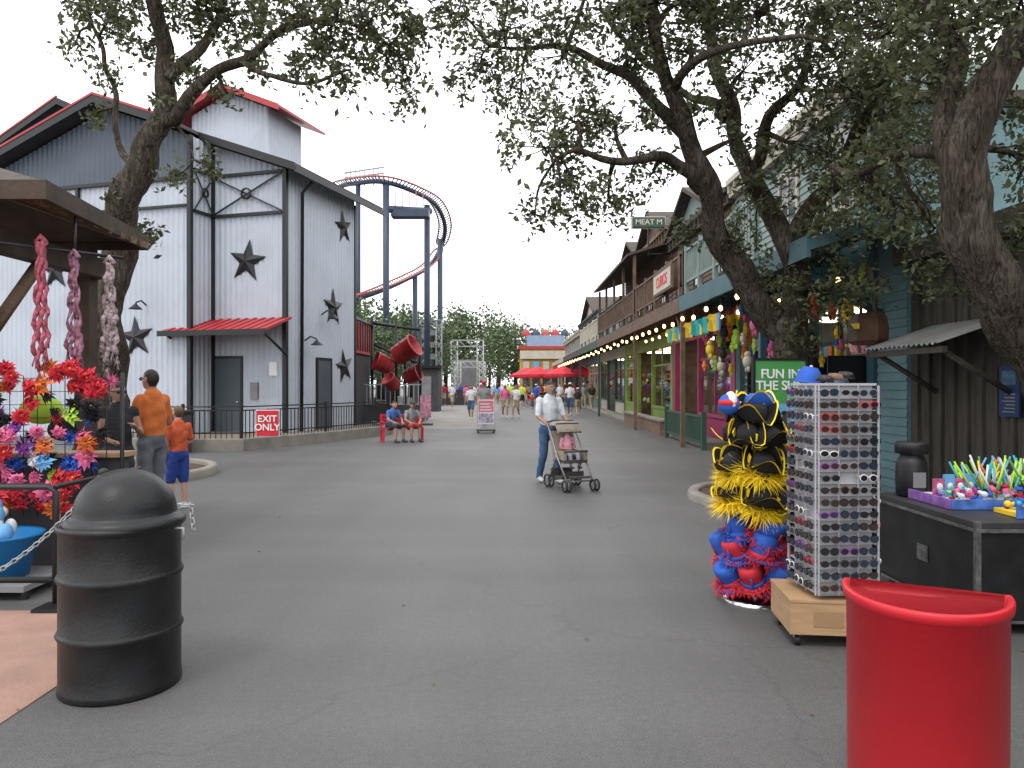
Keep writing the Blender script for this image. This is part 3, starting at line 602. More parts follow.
for i in range(7):
    y=16.5+i*.75
    for k in range(3):
        X=TR(4.55,y+k*.22-.2,3.1,rz=R(k*37),rx=R(random.uniform(-20,20))); c_=random.choice([YEL,YEL,FBLACK,LBLUE,TURQ,CREAM])
        ym.add([(-.01,-.1,.12),(-.01,.1,.12),(-.01,.16,.02),(-.01,.1,.0),(-.01,.09,-.26),(-.01,-.09,-.26),(-.01,-.1,.0),(-.01,-.16,.02),(.02,-.1,.12),(.02,.1,.12),(.02,.16,.02),(.02,.1,.0),(.02,.09,-.26),(.02,-.09,-.26),(.02,-.1,.0),(.02,-.16,.02)],[(0,1,2,3,4,5,6,7),(8,9,10,11,12,13,14,15)]+[(j,(j+1)%8,8+(j+1)%8,8+j) for j in range(8)],c_,False,X)
ym.obj('hanging_shirts')
bg=MB(); bg.lathe([(.001,-.34),(.22,-.33),(.30,-.27),(.31,-.1),(.28,.08),(.22,.16),(.001,.18)],M('brown_leather',(.09,.045,.025),.6,.3,6),6,TR(5.0,10.4,2.5,rz=.3)@Matrix.Diagonal((.6,1.1,.9,1)),smooth=False); bg.tube([(5,10.2,2.65),(5,10.22,3.0),(5,10.4,3.3),(5,10.58,3.0),(5,10.6,2.65)],.022,WOOD2,6); bg.box(4.80,4.84,10.3,10.5,2.42,2.5,YEL); bg.obj('hanging_leather_bag')
tb=empty('teal_siding_building'); w=MB(); clap(w,10.5,11.35,0,5.6,TEAL,5.62,.13); w.box(5.55,5.9,11.36,11.58,0,5.6,TEALD)
w.box(5.63,12,10.45,10.6,3.4,5.6,TEAL); w.box(5.3,12,10.3,11.6,5.6,5.75,BRONZE)
w.add([(4.0,9.9,3.45),(4.0,12.85,3.45),(5.6,12.85,3.95),(5.6,9.9,3.95),(4.0,9.9,3.6),(4.0,12.85,3.6),(5.6,12.85,4.1),(5.6,9.9,4.1)],[(0,1,2,3),(4,5,6,7),(0,1,5,4),(3,0,4,7)],TEALD)
w.box(3.95,3.998,9.9,12.85,3.35,3.65,TEALD)
w.tube([(5.6,11.2,2.7),(4.3,11.2,3.45)],.06,TEALD,6)
w.obj('walls',tb)
bb=empty('board_and_batten_shed'); w=MB(); w.box(5.66,5.8,-6,10.48,0,3.4,DKBOARD)
y=-6
while y<10.4: w.box(5.615,5.657,y,y+.05,0,3.4,DKBOARD); y+=.28
w.box(5.4,12,-6,10.4,3.4,3.52,BRONZE); w.box(5.35,5.398,-6,10.4,3.3,3.56,DKBOARD); w.obj('walls',bb)
w=MB(); vs=[];ny=64
for i in range(ny+1):
    y=8.15+1.75*i/ny; o=.018*math.sin(i*math.pi/2); vs+=[(4.68,y,2.1+o),(5.61,y,2.42+o)]
fs=[(2*i,2*i+2,2*i+3,2*i+1) for i in range(ny)]; w.add(vs,fs,GALV,True)
w.box(4.74,4.8,8.15,9.9,2.0,2.07,DKBOARD); w.tube([(4.8,9.75,2.05),(5.6,9.75,1.55)],.035,DKBOARD,5); w.tube([(4.8,8.3,2.05),(5.6,8.3,1.55)],.035,DKBOARD,5); w.obj('corrugated_awning',bb)
ps=empty('wall_poster'); w=MB(); w.box(5.585,5.61,8.15,8.48,1.28,1.86,M('poster_blue',(.015,.035,.10),.4,.1,3)); w.box(5.58,5.584,8.2,8.43,1.64,1.8,M('poster_pale',(.06,.12,.2),.5,.4,20))
for k in range(6): w.box(5.58,5.584,8.21,8.42-.03*(k%3),1.33+.04*k,1.343+.04*k,MGREY)
w.obj('poster',ps)
fs_=empty('sunglasses_promo_sign'); w=MB(); X=TR(3.42,9.45,0,rz=R(8)); w.box(-.34,.34,-.02,.02,1.05,1.95,GRNS,X); w.box(-.37,-.34,-.03,.03,0,1.98,BLACK,X); w.box(.34,.37,-.03,.03,0,1.98,BLACK,X); w.box(-.34,.34,-.03,.03,1.95,1.98,BLACK,X)
w.box(-.34,.34,-.024,-.021,1.05,1.40,LBLUE,X); w.box(-.45,.45,-.25,.25,0,.04,BLACK,X)
for i in range(3):
    c=-.2+.2*i; w.ell((c-.045,-.035,1.28),(.04,.01,.03),FBLACK,10,X); w.ell((c+.045,-.035,1.28),(.04,.01,.03),FBLACK,10,X)
w.obj('panel',fs_); text('FUN IN\nTHE SUN',X@TR(0,-.026,1.70,rx=R(90)),.165,WHITE,'lettering',fs_)
wsl=MB(); wsl.tube([Vector(p) for p in catmull([(9.5,36,9),(10.5,33,10.6),(12.5,31,11),(14.5,33,10.2),(15,37,9)],6)],.6,M('slide_blue',(.05,.3,.6),.35,.1,2),12)
for x,y,z in ((9.6,36,8.6),(12.5,31,10.6),(14.8,35,9)): wsl.tube([(x,y,0),(x,y,z)],.15,STEEL,8)
wsl.obj('water_slide')
ev=empty('yellow_pavilion_building'); w=MB(); a_=sv(520,0,84).x;b_=sv(572,0,84).x
YW=M('yellow_wall',(.52,.36,.08),.7,.1,2)
w.box(a_,b_,84,92,0,5.6,YW); w.box(a_-.2,b_+.2,83.8,92,5.6,5.95,REDROOF); w.box(a_+.8,b_-.8,84.5,91,5.95,7.2,M('sky_panel',(.22,.3,.42),.6,.1,2))
for i in range(5):
    c=a_+.7+i*1.12; w.box(c-.4,c+.4,83.7,83.79,1.0,2.9,DKG)
    w.lathe([(.5,0),(.46,.35),(.3,.62),(.001,.8)],[REDROOF,NAVY,TRACKRED,REDROOF,NAVY][i],12,TR(c,85.2,7.2)); w.tube([(c,85.2,7.95),(c,85.2,8.4)],.04,WHITE,5)
    w.box(c-.35,c+.35,83.7,83.79,3.3,4.2,[CREAM,LBLUE,CREAM,RED,CREAM][i])
w.box(a_,b_,83.6,83.78,4.5,5.4,CREAM); w.obj('walls',ev)
for i,(px,d) in enumerate([(527,62),(538,58),(552,66),(563,56),(574,64),(545,74),(582,58),(532,72)]):
    q=sv(px,0,d); w=MB(); X=TR(q.x,q.y,0); w.tube([(0,0,0),(0,0,2.9)],.04,STEEL,6,X=X); w.lathe([(.01,3.05),(1.4,2.4),(1.4,2.2),(1.35,2.25),(.02,2.95)],RED if i!=4 else BLUE,8,X,smooth=False); w.lathe([(.01,.75),(.5,.75),(.5,.7),(.01,.7)],WHITE,12,X); w.obj('patio_umbrella')
# ------------------------------------------------------------ left stall
ks=empty('wooden_market_stall'); w=MB()
EZ=3.22; cx0,cx1,cy0,cy1=-8.2,-3.85,5.95,8.25
A_=[(cx1+.1,cy0,EZ),(cx1-.2,cy1,EZ),(cx0,cy1,EZ),(cx0,cy0,EZ)]; r0_=(-5.1,7.1,EZ+.5); r1_=(-7.1,7.1,EZ+.5)
def upz(p,z): return (p[0],p[1],p[2]+z)
for z_,mt in ((.0,KIOSK),(.06,BRONZE)):
    vs=[upz(p,z_) for p in A_]+[upz(r0_,z_),upz(r1_,z_)]; w.add(vs,[(0,1,4),(1,2,5,4),(2,3,5),(3,0,4,5)],mt)
for i in range(4):
    a_,b_=Vector(A_[i]),Vector(A_[(i+1)%4]); w.add([a_+Vector((0,0,-.08)),b_+Vector((0,0,-.08)),b_+Vector((0,0,.075)),a_+Vector((0,0,.075))],[(0,1,2,3)],KIOSK)
    a2,b2=a_.lerp(Vector((-6,7.1,EZ)),.02),b_.lerp(Vector((-6,7.1,EZ)),.02); w.add([a2+Vector((0,0,-.08)),b2+Vector((0,0,-.08)),b2+Vector((0,0,.0)),a2+Vector((0,0,.0)),a_+Vector((0,0,-.08)),b_+Vector((0,0,-.08))],[(0,1,2,3),(0,1,5,4)],KIOSK)
for k in range(8):
    y=cy0+.2+.27*k; a_=Vector((cx1-.02-.1*k*.12,y,EZ-.07)); b_=Vector((-5.1,y*.35+7.1*.65,EZ-.07+.4)); w.tube([a_,b_],.045,WOOD,4,False)
for k in range(10):
    x=-4.2-.4*k; w.tube([(x,cy0+.05,EZ-.07),(x*.7+-6*.3,7.0,EZ+.38)],.04,WOOD,4,False)
w.box(-4.5,-4.35,6.1,8.0,2.78,2.98,KIOSK); w.box(-8,-4.5,6.12,6.26,2.79,2.95,KIOSK)
for x,y in ((-4.43,6.2),(-4.55,7.9),(-7.6,6.2),(-7.6,7.9)): w.box(x-.08,x+.08,y-.08,y+.08,0,3.1,KIOSK)
w.tube([(-4.43,6.3,2.1),(-4.43,6.95,2.8)],.055,WOOD,4); w.tube([(-4.5,6.2,2.15),(-5.1,6.2,2.8)],.055,WOOD,4)
w.obj('timber_frame',ks)
sc=MB()
def scarf(x,y,zt,ln,mt,wd=.1):
    for s_ in (-1.5,-.5,.5,1.5):
        ph=random.uniform(0,6); P_=[];r_=[]; l2=ln*random.uniform(.85,1.05)
        for i in range(26):
            f=i/25; P_.append((x+s_*(.012+.028*f)+.008*math.sin(i*1.1+ph),y+.018*math.cos(i*1.1+ph),zt-l2*f)); r_.append(.018+.006*math.sin(i*2.3+ph))
        sc.tube(P_,r_,mt,7,rough=.8)
        for k in range(8):
            a_=Vector(P_[-1]); sc.tube([a_,a_+Vector((random.uniform(-.03,.03),random.uniform(-.02,.02),-random.uniform(.08,.14)))],.004,mt,3)
    sc.tube([(x-.04,y,zt-.01),(x,y,zt+.05),(x+.04,y,zt-.01)],.024,mt,7)
PK2=M('dusty_pink_scarf',(.30,.07,.10),.9,.7,30); PK3=M('mauve_scarf',(.26,.12,.17),.9,.8,30)
scarf(-3.98,6.25,2.85,1.05,PK2); scarf(-3.82,6.45,2.76,.92,PK3); scarf(-3.62,6.65,2.74,.90,M('grey_scarf',(.28,.22,.23),.9,.8,30))
sc.tube([(-4.4,6.1,2.84),(-3.55,6.75,2.80)],.015,BLACK,6); sc.tube([(-3.84,6.5,2.82),(-3.9,6.6,3.2)],.012,BLACK,5)
sc.obj('hanging_scarves')
fl=empty('flower_headband_display'); w=MB()
def flower(c,r,mt,cm_,face,n=11):
    X=Matrix.Translation(c)@Vector((0,0,1)).rotation_difference(Vector(face)).to_matrix().to_4x4()
    for ly in range(3):
        for k in range(n):
            a_=2*math.pi*(k+.4*ly)/n+random.uniform(-.1,.1); rr=r*(1-.24*ly)*random.uniform(.8,1.15); ca,sa=math.cos(a_),math.sin(a_); wdt=rr*.2; z0_=.01+.02*ly; up_=random.uniform(-.03,.06)*r/.12
            w.add([(0,0,z0_),(rr*.55*ca-wdt*sa,rr*.55*sa+wdt*ca,z0_+.03),(rr*ca,rr*sa,z0_+up_),(rr*.55*ca+wdt*sa,rr*.55*sa-wdt*ca,z0_+.045)],[(0,1,2,3)],mt,False,X)
    w.ell((0,0,.05),(r*.17,r*.17,r*.12),cm_,8,X)
def tuft(c,r,mt,n_=160,up=0):
    for i in range(n_):
        o=Vector((random.gauss(0,1),random.gauss(0,1),random.gauss(up,1))).normalized()*r*random.uniform(.6,1.2); t_=o.orthogonal().normalized()*r*.07
        w.add([Vector(c)-t_,Vector(c)+t_,Vector(c)+o],[(0,1,2)],mt,False)
rows=[(1.74,[RED,RED,RED,RED,ORANGE,RED]),(1.62,[ORANGE,RED,RED,RED,RED,RED]),(1.50,[FBLACK,RED,FBLACK,RED,RED,FBLACK]),(1.36,[PURPLE,FBLACK,NEON,FBLACK,FBLACK,RED]),(1.22,[PURPLE,YEL,RED,FBLACK,PINK,PURPLE]),(1.10,[PURPLE,ORANGE,PINK,BLUE,PURPLE,RED]),(.98,[BLUE,PINK,ORANGE,LBLUE,FABW,BLUE]),(.86,[FABW,BLUE,RED,NEON,PINK,RED]),(.74,[PINK,RED,ORANGE,RED,RED,RED]),(.62,[RED,ORANGE,RED,RED,RED,ORANGE])]
for ri,(z,cs) in enumerate(rows):
    for k in range(11):
        x=-4.62+.125*k+random.uniform(-.04,.04); y=6.30+random.uniform(-.16,.08)
        if x>-3.36-.03*ri or random.random()<.1: continue
        mt=random.choice(cs); flower((x,y,z+random.uniform(-.045,.045)),random.uniform(.06,.11),mt,random.choice([YEL,FBLACK,FBLACK]),(random.uniform(-.7,.8),-1,random.uniform(-.3,.9)),random.choice([8,11,14]))
        if random.random()<.4: tuft((x+random.uniform(-.08,.08),y+.05,z+random.uniform(-.06,.06)),.085,random.choice([FBLACK,PURPLE,RED,PINK,BLUE,FBLACK,RED]),70,.3)
for k in range(11): 
    x=-4.6+.12*k; w.tube([(x,6.42,.5),(x,6.42,1.72)],.004,BLACK,4)
for k in range(11): w.tube([(-4.62,6.42,.55+.115*k),(-3.4,6.42,.55+.115*k)],.004,BLACK,4)
for x in (-4.62,-3.4): w.tube([(x,6.45,0),(x,6.45,1.75)],.018,BLACK,6); w.tube([(x,6.2,.01),(x,6.7,.01)],.018,BLACK,6)
w.box(-4.9,-3.5,6.55,6.75,.0,1.0,DGREY); w.box(-4.95,-3.45,6.5,6.8,1.0,1.04,PINE)
w.ell((-4.2,6.6,1.42),(.2,.1,.13),NEON); w.ell((-3.95,6.5,1.25),(.13,.08,.1),FBLACK)
w.obj('rack',fl)
w=MB()
w.tube([(-6,5.4,.90),(-3.38,5.4,.90),(-3.33,5.4,.86),(-3.33,5.4,.05)],.024,BLACK,8); w.tube([(-6,5.4,.22),(-3.33,5.4,.22)],.024,BLACK,8); w.tube([(-3.33,5.4,.9),(-3.33,6.6,.9),(-3.33,6.6,0)],.02,BLACK,8); w.box(-3.45,-3.2,5.3,5.5,0,.03,BLACK); w.obj('pipe_barrier')
w=MB(); X=TR(-4.15,5.9,0)@Matrix.Diagonal((1.15,1,1,1)); w.lathe([(.001,.12),(.23,.12),(.29,.42),(.33,.44),(.33,.46),(.28,.45),(.22,.16),(.001,.16)],M('blue_tub_plastic',(.01,.16,.42),.4,.12,3),28,X)
for k in range(26): w.ell((-4.32+random.uniform(0,.36),5.8+random.uniform(-.1,.14),.46+random.uniform(0,.2)),(random.uniform(.03,.06),.05,random.uniform(.04,.10)),FABW if k%4 else LBLUE,8)
w.box(-4.6,-3.7,5.6,6.25,.07,.115,MGREY)
for x in (-4.55,-3.75): w.box(x,x+.04,5.65,5.69,0,.07,BLACK)
w.obj('toy_tub')
w=MB(); w.tube([(-2.68,4.85,0),(-2.68,4.85,1.06)],.022,BLACK,8); w.lathe([(.001,.04),(.16,.03),(.17,0)],BLACK,20,TR(-2.68,4.85,0))
w.ell((-2.68,4.85,1.07),(.03,.03,.03),BLACK)
def chain(a_,b_,sag,n_):
    a_=Vector(a_);b_=Vector(b_)
    for i in range(n_):
        f=i/(n_-1); c=a_.lerp(b_,f)-Vector((0,0,sag*4*f*(1-f))); dr=(b_-a_)/n_-Vector((0,0,sag*4*(1-2*f)/n_)); dr.normalize()
        q=Vector((1,0,0)).rotation_difference(dr).to_matrix().to_4x4(); X=Matrix.Translation(c)@q@Matrix.Rotation(R(90)*(i%2)+.3,4,'X')
        P_=[(.026*math.cos(t_),.014*math.sin(t_),0) for t_ in np.linspace(0,2*math.pi,9)]; w.tube(P_,.005,STEEL,5,X=X)
chain((-2.7,4.85,1.04),(-3.34,4.7,.42),.07,22); chain((-3.34,4.7,.42),(-4.3,4.6,.2),.04,28); chain((-2.66,4.85,1.04),(-2.13,4.9,.84),.05,16); chain((-2.13,4.9,.84),(-2.11,4.9,.70),0,5)
w.obj('chain_stanchion')
# ------------------------------------------------------------ black trash can
w=MB(); X=TR(-2.15,4.07,0)@Matrix.Diagonal((.915,.915,1,1))
pr=[(.001,.02),(.31,.02),(.325,.0),(.335,.01),(.335,.04),(.33,.05),(.33,.29),(.337,.3),(.345,.315),(.337,.33),(.33,.34),(.33,.585),(.337,.6),(.345,.615),(.337,.63),(.33,.64),(.33,.85),(.335,.862),(.345,.872),(.347,.885),(.34,.9),(.325,.9),(.32,.885),(.3,.88)]
w.lathe(pr,BLACKM,64,X)
pr=[(.33,.884),(.335,.905),(.31,.925),(.285,.94)]
for i in range(12):
    a_=R(90*i/11); pr.append((.282*math.cos(a_)+.0001,.945+.24*math.sin(a_)))
w.lathe(pr,BLACKM,64,TR(-2.125,4.07,0)@Matrix.Diagonal((.915,.915,1,1)))
w.tube([(-1.86,4.05,.86),(-1.80,4.05,.86),(-1.80,4.05,.80)],.008,STEEL,6)
w.obj('domed_trash_can')
# ------------------------------------------------------------ red D-shaped bin
w=MB()
def dpoly(sx,sy,n_=30):
    P_=[]
    for i in range(n_+1):
        a_=math.pi+math.pi*i/n_; P_.append((sx*math.cos(a_),sy*math.sin(a_)))
    P_.append((sx*1.0,.035)); P_.append((sx*.985,.045)); P_.append((-sx*.985,.045)); P_.append((-sx*1.0,.035)); return P_
XB=TR(1.635,2.93,0,rz=R(-27))
secs=[(0,.272,.325),(.02,.28,.335),(.795,.284,.345),(.80,.297,.358),(.832,.299,.36),(.84,.293,.354),(.838,.276,.336),(.70,.268,.328),(.62,.264,.322),(.62,.0001,.0001)]
vs=[];fs=[]
for z,sx,sy in secs: 
    pp=dpoly(sx,sy)
    if sx<.001: pp=[(0,-.15)]*len(pp)
    vs+=[(x,y,z) for x,y in pp]
n_=len(dpoly(1,1))
for i in range(len(secs)-1):
    for j in range(n_): fs.append((i*n_+j,i*n_+(j+1)%n_,(i+1)*n_+(j+1)%n_,(i+1)*n_+j))
w.add(vs,fs,REDPL,True,XB)
CLEAR=M('clear_bottle',(.3,.38,.48),.15,.2,5,spec=.8)
cnt=0
while cnt<110:
    x=random.uniform(-.2,.2); y=random.uniform(-.26,-.01)
    if (x/.205)**2+(y/.255)**2>1: continue
    cnt+=1; X=XB@TR(x,y,random.uniform(.63,.735),rz=random.uniform(0,6),ry=R(random.uniform(55,115)))
    mt=random.choice([BLUE,CLEAR,BLUE,MGREY,NAVY,CLEAR,NAVY,BLUE,DGREY,CHROME]); r=random.uniform(.012,.02)
    w.lathe([(.001,-.038),(r,-.038),(r,.015),(r*.45,.03),(r*.45,.04),(.001,.04)],mt,10,X)
w.obj('red_recycling_bin')
# ------------------------------------------------------------ hats
HS=empty('novelty_hat_stand'); w=MB(); hx,hy=1.86,5.65
w.lathe([(.001,.05),(.22,.04),(.25,.02),(.25,0)],CHROME,32,TR(hx,hy,0)); w.tube([(hx,hy,0),(hx,hy,1.5)],.025,CHROME,10)
YEL2=M('bright_yellow_feather',(.85,.62,.02),.8,.1,8)
def fuzz(X,r0,z,mt,n_=90,ln=.05):
    for i in range(n_):
        a_=random.uniform(0,2*math.pi); r_=r0*random.uniform(.75,1.05); c=Vector((r_*math.cos(a_),r_*math.sin(a_),z+random.uniform(-.015,.03))); o=Vector((math.cos(a_)+random.uniform(-.6,.6),math.sin(a_)+random.uniform(-.6,.6),random.uniform(-.9,.8))).normalized()*ln*random.uniform(.6,1.2); t_=Vector((-math.sin(a_),math.cos(a_),0))*.006
        w.add([c-t_,c+t_,c+o],[(0,1,2)],mt,False,X)
def softhat(X,crown,band,fzm,s=1,ln=.07,nf=330,tall=1):
    X=X@Matrix.Scale(s,4); k1=random.uniform(.8,1.1)*tall
    X1=X@Matrix.Rotation(random.uniform(-.2,.2),4,'X')
    w.lathe([(.001,.135*k1),(.03,.15*k1),(.07,.16*k1),(.092,.145*k1),(.098,.11),(.086,.06),(.095,.0)],crown,16,X1)
    for k in range(3): w.tube([(.098*math.cos(k*2.1+a_),.098*math.sin(k*2.1+a_),.02+.10*kk) for kk,a_ in ((0,0),(.5,.15),(1,.1))],.008,band,5,X=X1)
    w.lathe([(.094,.045),(.103,.04),(.104,.01),(.09,.0)],band,16,X)
    w.lathe([(.09,.005),(.13,-.012),(.155,.0),(.15,.012),(.125,.0),(.09,.012)],crown,18,X); fuzz(X,.14,.0,fzm,nf,ln)
def pirate(X,mt,trim,s=1):
    X=X@Matrix.Scale(s,4); w.lathe([(.001,.10),(.04,.115),(.08,.09),(.095,.04),(.095,.0)],mt,16,X)
    n_=28; vs=[];fs=[]
    for j in range(n_):
        a_=2*math.pi*j/n_; lift=abs(math.cos(a_*1.5))**1.5*.13
        for r_,k1 in ((.09,0),(.135,.45),(.16,1.0),(.172,1.10)): vs.append((r_*math.cos(a_)*(1-.12*k1*lift/.13),r_*math.sin(a_)*(1-.12*k1*lift/.13),lift*k1))
    for j in range(n_):
        for i in range(2): fs.append((j*4+i,((j+1)%n_)*4+i,((j+1)%n_)*4+i+1,j*4+i+1))
    w.add(vs,fs,mt,True,X); w.add(vs,[(j*4+2,((j+1)%n_)*4+2,((j+1)%n_)*4+3,j*4+3) for j in range(n_)],trim,True,X)
    w.box(-.03,.03,-.115,-.105,.03,.08,trim,X)
for tier,(z,nn,rad) in enumerate([(.16,6,.17),(.34,6,.18),(.52,5,.15)]):
    for k in range(nn):
        a_=2*math.pi*k/nn+tier*.55+random.uniform(-.15,.15); odd=(k+tier)%2
        softhat(TR(hx+rad*math.cos(a_),hy+rad*math.sin(a_),z+random.uniform(-.03,.03),rz=a_,ry=R(random.uniform(5,40)),rx=R(random.uniform(-15,15))),BLUE if (odd or tier==2) else RED,RED if odd else BLUE,RED if (odd or tier==0) else BLUE,random.uniform(.85,1.05),.06,420,1.15)
for tier,(z,nn,rad,fz_) in enumerate([(.78,6,.17,1),(1.0,5,.15,1),(1.20,5,.12,0),(1.36,3,.08,0)]):
    for k in range(nn):
        a_=2*math.pi*k/nn+tier*.6+.3+random.uniform(-.2,.2); X=TR(hx+rad*math.cos(a_),hy+rad*math.sin(a_),z+random.uniform(-.04,.04),rz=a_,ry=R(random.uniform(10,45)),rx=R(random.uniform(-15,15)))
        if fz_: fuzz(X,.13,-.02,YEL2,600,.13)
        pirate(X@TR(0,0,.03),FBLACK,YEL2 if tier<3 or k%2 else FBLACK,random.uniform(.85,1.1))
pirate(TR(hx,hy,1.47,rz=.5),BLUE,YEL2,.95)
w.obj('hats',HS)
w=MB(); w.ell((1.62,5.52,1.50),(.08,.08,.08),BLUE,16); w.ell((1.615,5.515,1.51),(.077,.084,.042),RED,16); w.ell((1.63,5.515,1.52),(.045,.083,.077),FABW,16); w.tube([(1.63,5.54,1.43),(1.84,5.63,1.3)],.01,BLACK,5); w.obj('toy_ball')
w=MB()
def bluecap(X,mt):
    w.lathe([(.001,.14),(.06,.135),(.10,.08),(.105,0)],mt,16,X); w.lathe([(.08,.01),(.19,-.01),(.185,-.02),(.08,.0)],mt,10,X,a0=R(200),a1=R(340)); w.ell((0,0,.145),(.015,.015,.01),FABW,8,X)
for x,y,z,mt,f_ in ((2.56,6.4,1.66,BLUE,0),(2.62,6.5,1.50,BLUE,0),(2.98,6.8,1.60,NAVY,0),(2.9,6.7,1.5,YEL,1),(2.36,6.7,1.26,NEON,1),(2.42,6.7,1.10,NEON,1),(2.45,6.75,.95,LBLUE,1),(2.5,6.7,.78,NEON,1),(2.3,6.8,.62,TURQ,1)):
    X=TR(x,y,z,ry=R(12))
    if f_: w.lathe([(.001,.12),(.08,.11),(.10,.05),(.10,0)],mt,16,X); fuzz(X,.13,0,mt,260,.10)
    else: bluecap(X,mt)
w.tube([(2.65,6.65,0),(2.65,6.65,1.6)],.02,BLACK,8); w.lathe([(.001,.03),(.25,.02),(.25,0)],BLACK,20,TR(2.65,6.65,0)); w.tube([(2.3,6.7,1.1),(2.95,6.6,1.15)],.012,BLACK,6); w.tube([(2.65,6.65,1.3),(2.4,6.7,1.3)],.01,BLACK,5); w.obj('plush_hat_rack')
# ------------------------------------------------------------ sunglasses rack
SR=empty('sunglasses_display_rack'); w=MB(); X0=TR(2.085,4.82,0,rz=R(4))@Matrix.Diagonal((.93,.93,1,1))
hw=.205; RW=M('rack_grey',(.38,.38,.40),.4,.1,3)
w.box(-hw+.02,hw-.02,-hw+.02,hw-.02,.32,1.64,RW,X0)
w.box(-hw,hw,-hw,hw,1.64,1.655,RW,X0)
lens=[M('dark_lens',(.012,.012,.016),.08,.1,3,spec=.9),M('blue_lens',(.018,.028,.05),.08,.1,3,spec=.9),M('brown_lens',(.035,.022,.018),.08,.1,3,spec=.9)]
frs=[BLACK]*9+[DGREY,DGREY,MGREY,RED,PURPLE,WHITE,NAVY,M('tortoise',(.09,.04,.02),.3,.4,40)]
def disc(c,rx,rz,mt,X,n_=12,dy=0):
    vs=[(c[0]+rx*math.cos(2*math.pi*i/n_),c[1]+dy,c[2]+rz*math.sin(2*math.pi*i/n_)) for i in range(n_)]+[(c[0]+rx*math.cos(2*math.pi*i/n_),c[1]+dy+.006,c[2]+rz*math.sin(2*math.pi*i/n_)) for i in range(n_)]
    w.add(vs,[tuple(range(n_))]+[(i,(i+1)%n_,n_+(i+1)%n_,n_+i) for i in range(n_)],mt,False,X)
for fc in range(4):
    XF=X0@Matrix.Rotation(R(90)*fc,4,'Z')
    for row in range(17):
        z=.38+row*.076
        w.box(-hw+.01,hw-.01,-hw-.012,-hw+.019,z-.038,z-.034,RW,XF)
        for c_ in range(3):
            cx=-.135+.135*c_+random.uniform(-.006,.006); fr=random.choice(frs); ln=random.choice(lens); y_=-hw-.035; tl=random.uniform(-.003,.003); rx_=random.uniform(.028,.032); rz_=random.uniform(.020,.026)
            if random.random()<.03: continue
            for s_ in (-1,1):
                disc((cx+s_*.033,y_,z+s_*tl),rx_,rz_,fr,XF); disc((cx+s_*.033,y_,z-.001+s_*tl),rx_-.0045,rz_-.0045,ln,XF,dy=-.002)
                w.box(cx+s_*.063-.002,cx+s_*.063+.002,y_,-hw+.015,z+.008,z+.013,fr,XF)
            w.box(cx-.006,cx+.006,y_-.001,y_+.004,z+.004,z+.010,fr,XF)
    for xx in (-hw,hw): w.box(xx-.004,xx+.004,-hw-.02,-hw-.012,.33,1.64,RW,XF)
    for xx in (-.0675,.0675): w.box(xx-.002,xx+.002,-hw-.02,-hw-.012,.33,1.64,RW,XF)
w.obj('glasses_tower',SR)
w=MB(); XB2=TR(2.0,4.86,0,rz=R(-6)); w.box(-.23,.25,-.25,.25,.08,.28,PINE,XB2); w.box(-.235,.255,-.255,.255,.281,.30,PINE,XB2); w.box(-.09,.09,-.2535,-.2505,.13,.23,M('ply2',(.31,.19,.10),.5,.1,4),XB2)
for sx in (-.18,.2):
    for sy in (-.2,.2): w.tube([(sx-.015,sy,.035),(sx+.015,sy,.035)],.034,BLACK,12,X=XB2); w.box(sx-.02,sx+.02,sy-.01,sy+.01,.05,.08,STEEL,XB2)
w.lathe([(.001,.32),(.1,.32),(.1,.30)],BLACK,20,X0)
w.obj('wood_base',SR,bevel=.004)
w=MB()
for i in range(3):
    X=TR(2.02+.09*i,4.78+.05*i,1.665+.012*i,ry=R(6)); w.lathe([(.001,.045),(.04,.04),(.062,.0),(.001,.0)],[BLACK,WOOD,BLACK][i],14,X)
w.obj('cap_stack')
# ------------------------------------------------------------ road case with toys
RC=empty('black_road_case'); w=MB(); w.box(3.05,4.9,4.85,6.2,.08,.70,BLACKM); w.box(3.04,4.91,4.84,6.21,.701,.74,M('case_top',(.03,.03,.032),.5,.2,4))
EDG=M('worn_edge_metal',(.14,.14,.14),.4,.5,20,metal=.5)
for (x,y) in ((3.05,4.85),(3.05,6.2)):
    w.box(x-.012,x+.022,y-.012 if y<5 else y-.022,y+.022 if y<5 else y+.012,.07,.745,EDG)
w.box(3.035,4.92,4.832,4.838,.675,.70,EDG); w.box(3.034,3.038,4.86,6.19,.675,.70,EDG); w.box(3.042,3.047,5.42,5.56,.34,.46,EDG); w.box(3.08,4.92,4.832,4.838,.08,.10,EDG); w.box(3.034,3.038,4.88,6.17,.08,.10,EDG)
for x in (3.15,4.7):
    for y in (4.95,6.1): w.tube([(x-.02,y,.045),(x+.02,y,.045)],.045,BLACK,12)
w.obj('case',RC,bevel=.006)
ty=empty('toy_counter_display'); w=MB(); TB=M('tray_print_blue',(.06,.14,.42),.4,.5,14)
w.box(3.18,3.95,5.35,5.9,.745,.79,FABW); w.box(3.17,3.96,5.33,5.349,.745,.815,TB); w.box(3.16,3.179,5.34,5.9,.745,.815,M('tray_print_violet',(.22,.10,.35),.4,.5,14))
w.box(3.42,4.25,5.0,5.25,.745,.775,YEL); w.box(3.40,4.27,4.97,4.99,.745,.825,TB)
PACK=M('pink_packaging',(.45,.10,.22),.4,.6,30)
for k in range(4): w.box(3.2+.09*k,3.275+.09*k,5.6+.02*k,5.63+.02*k,.80,.93+.03*(k%2),PACK if k%2==0 else LBLUE); w.ell((3.238+.09*k,5.595+.02*k,.87),(.025,.012,.03),FABW)
GC=[NEON,LBLUE,ORANGE,FABW,NEON,GRNS,TURQ,NEON,FABW,YEL]
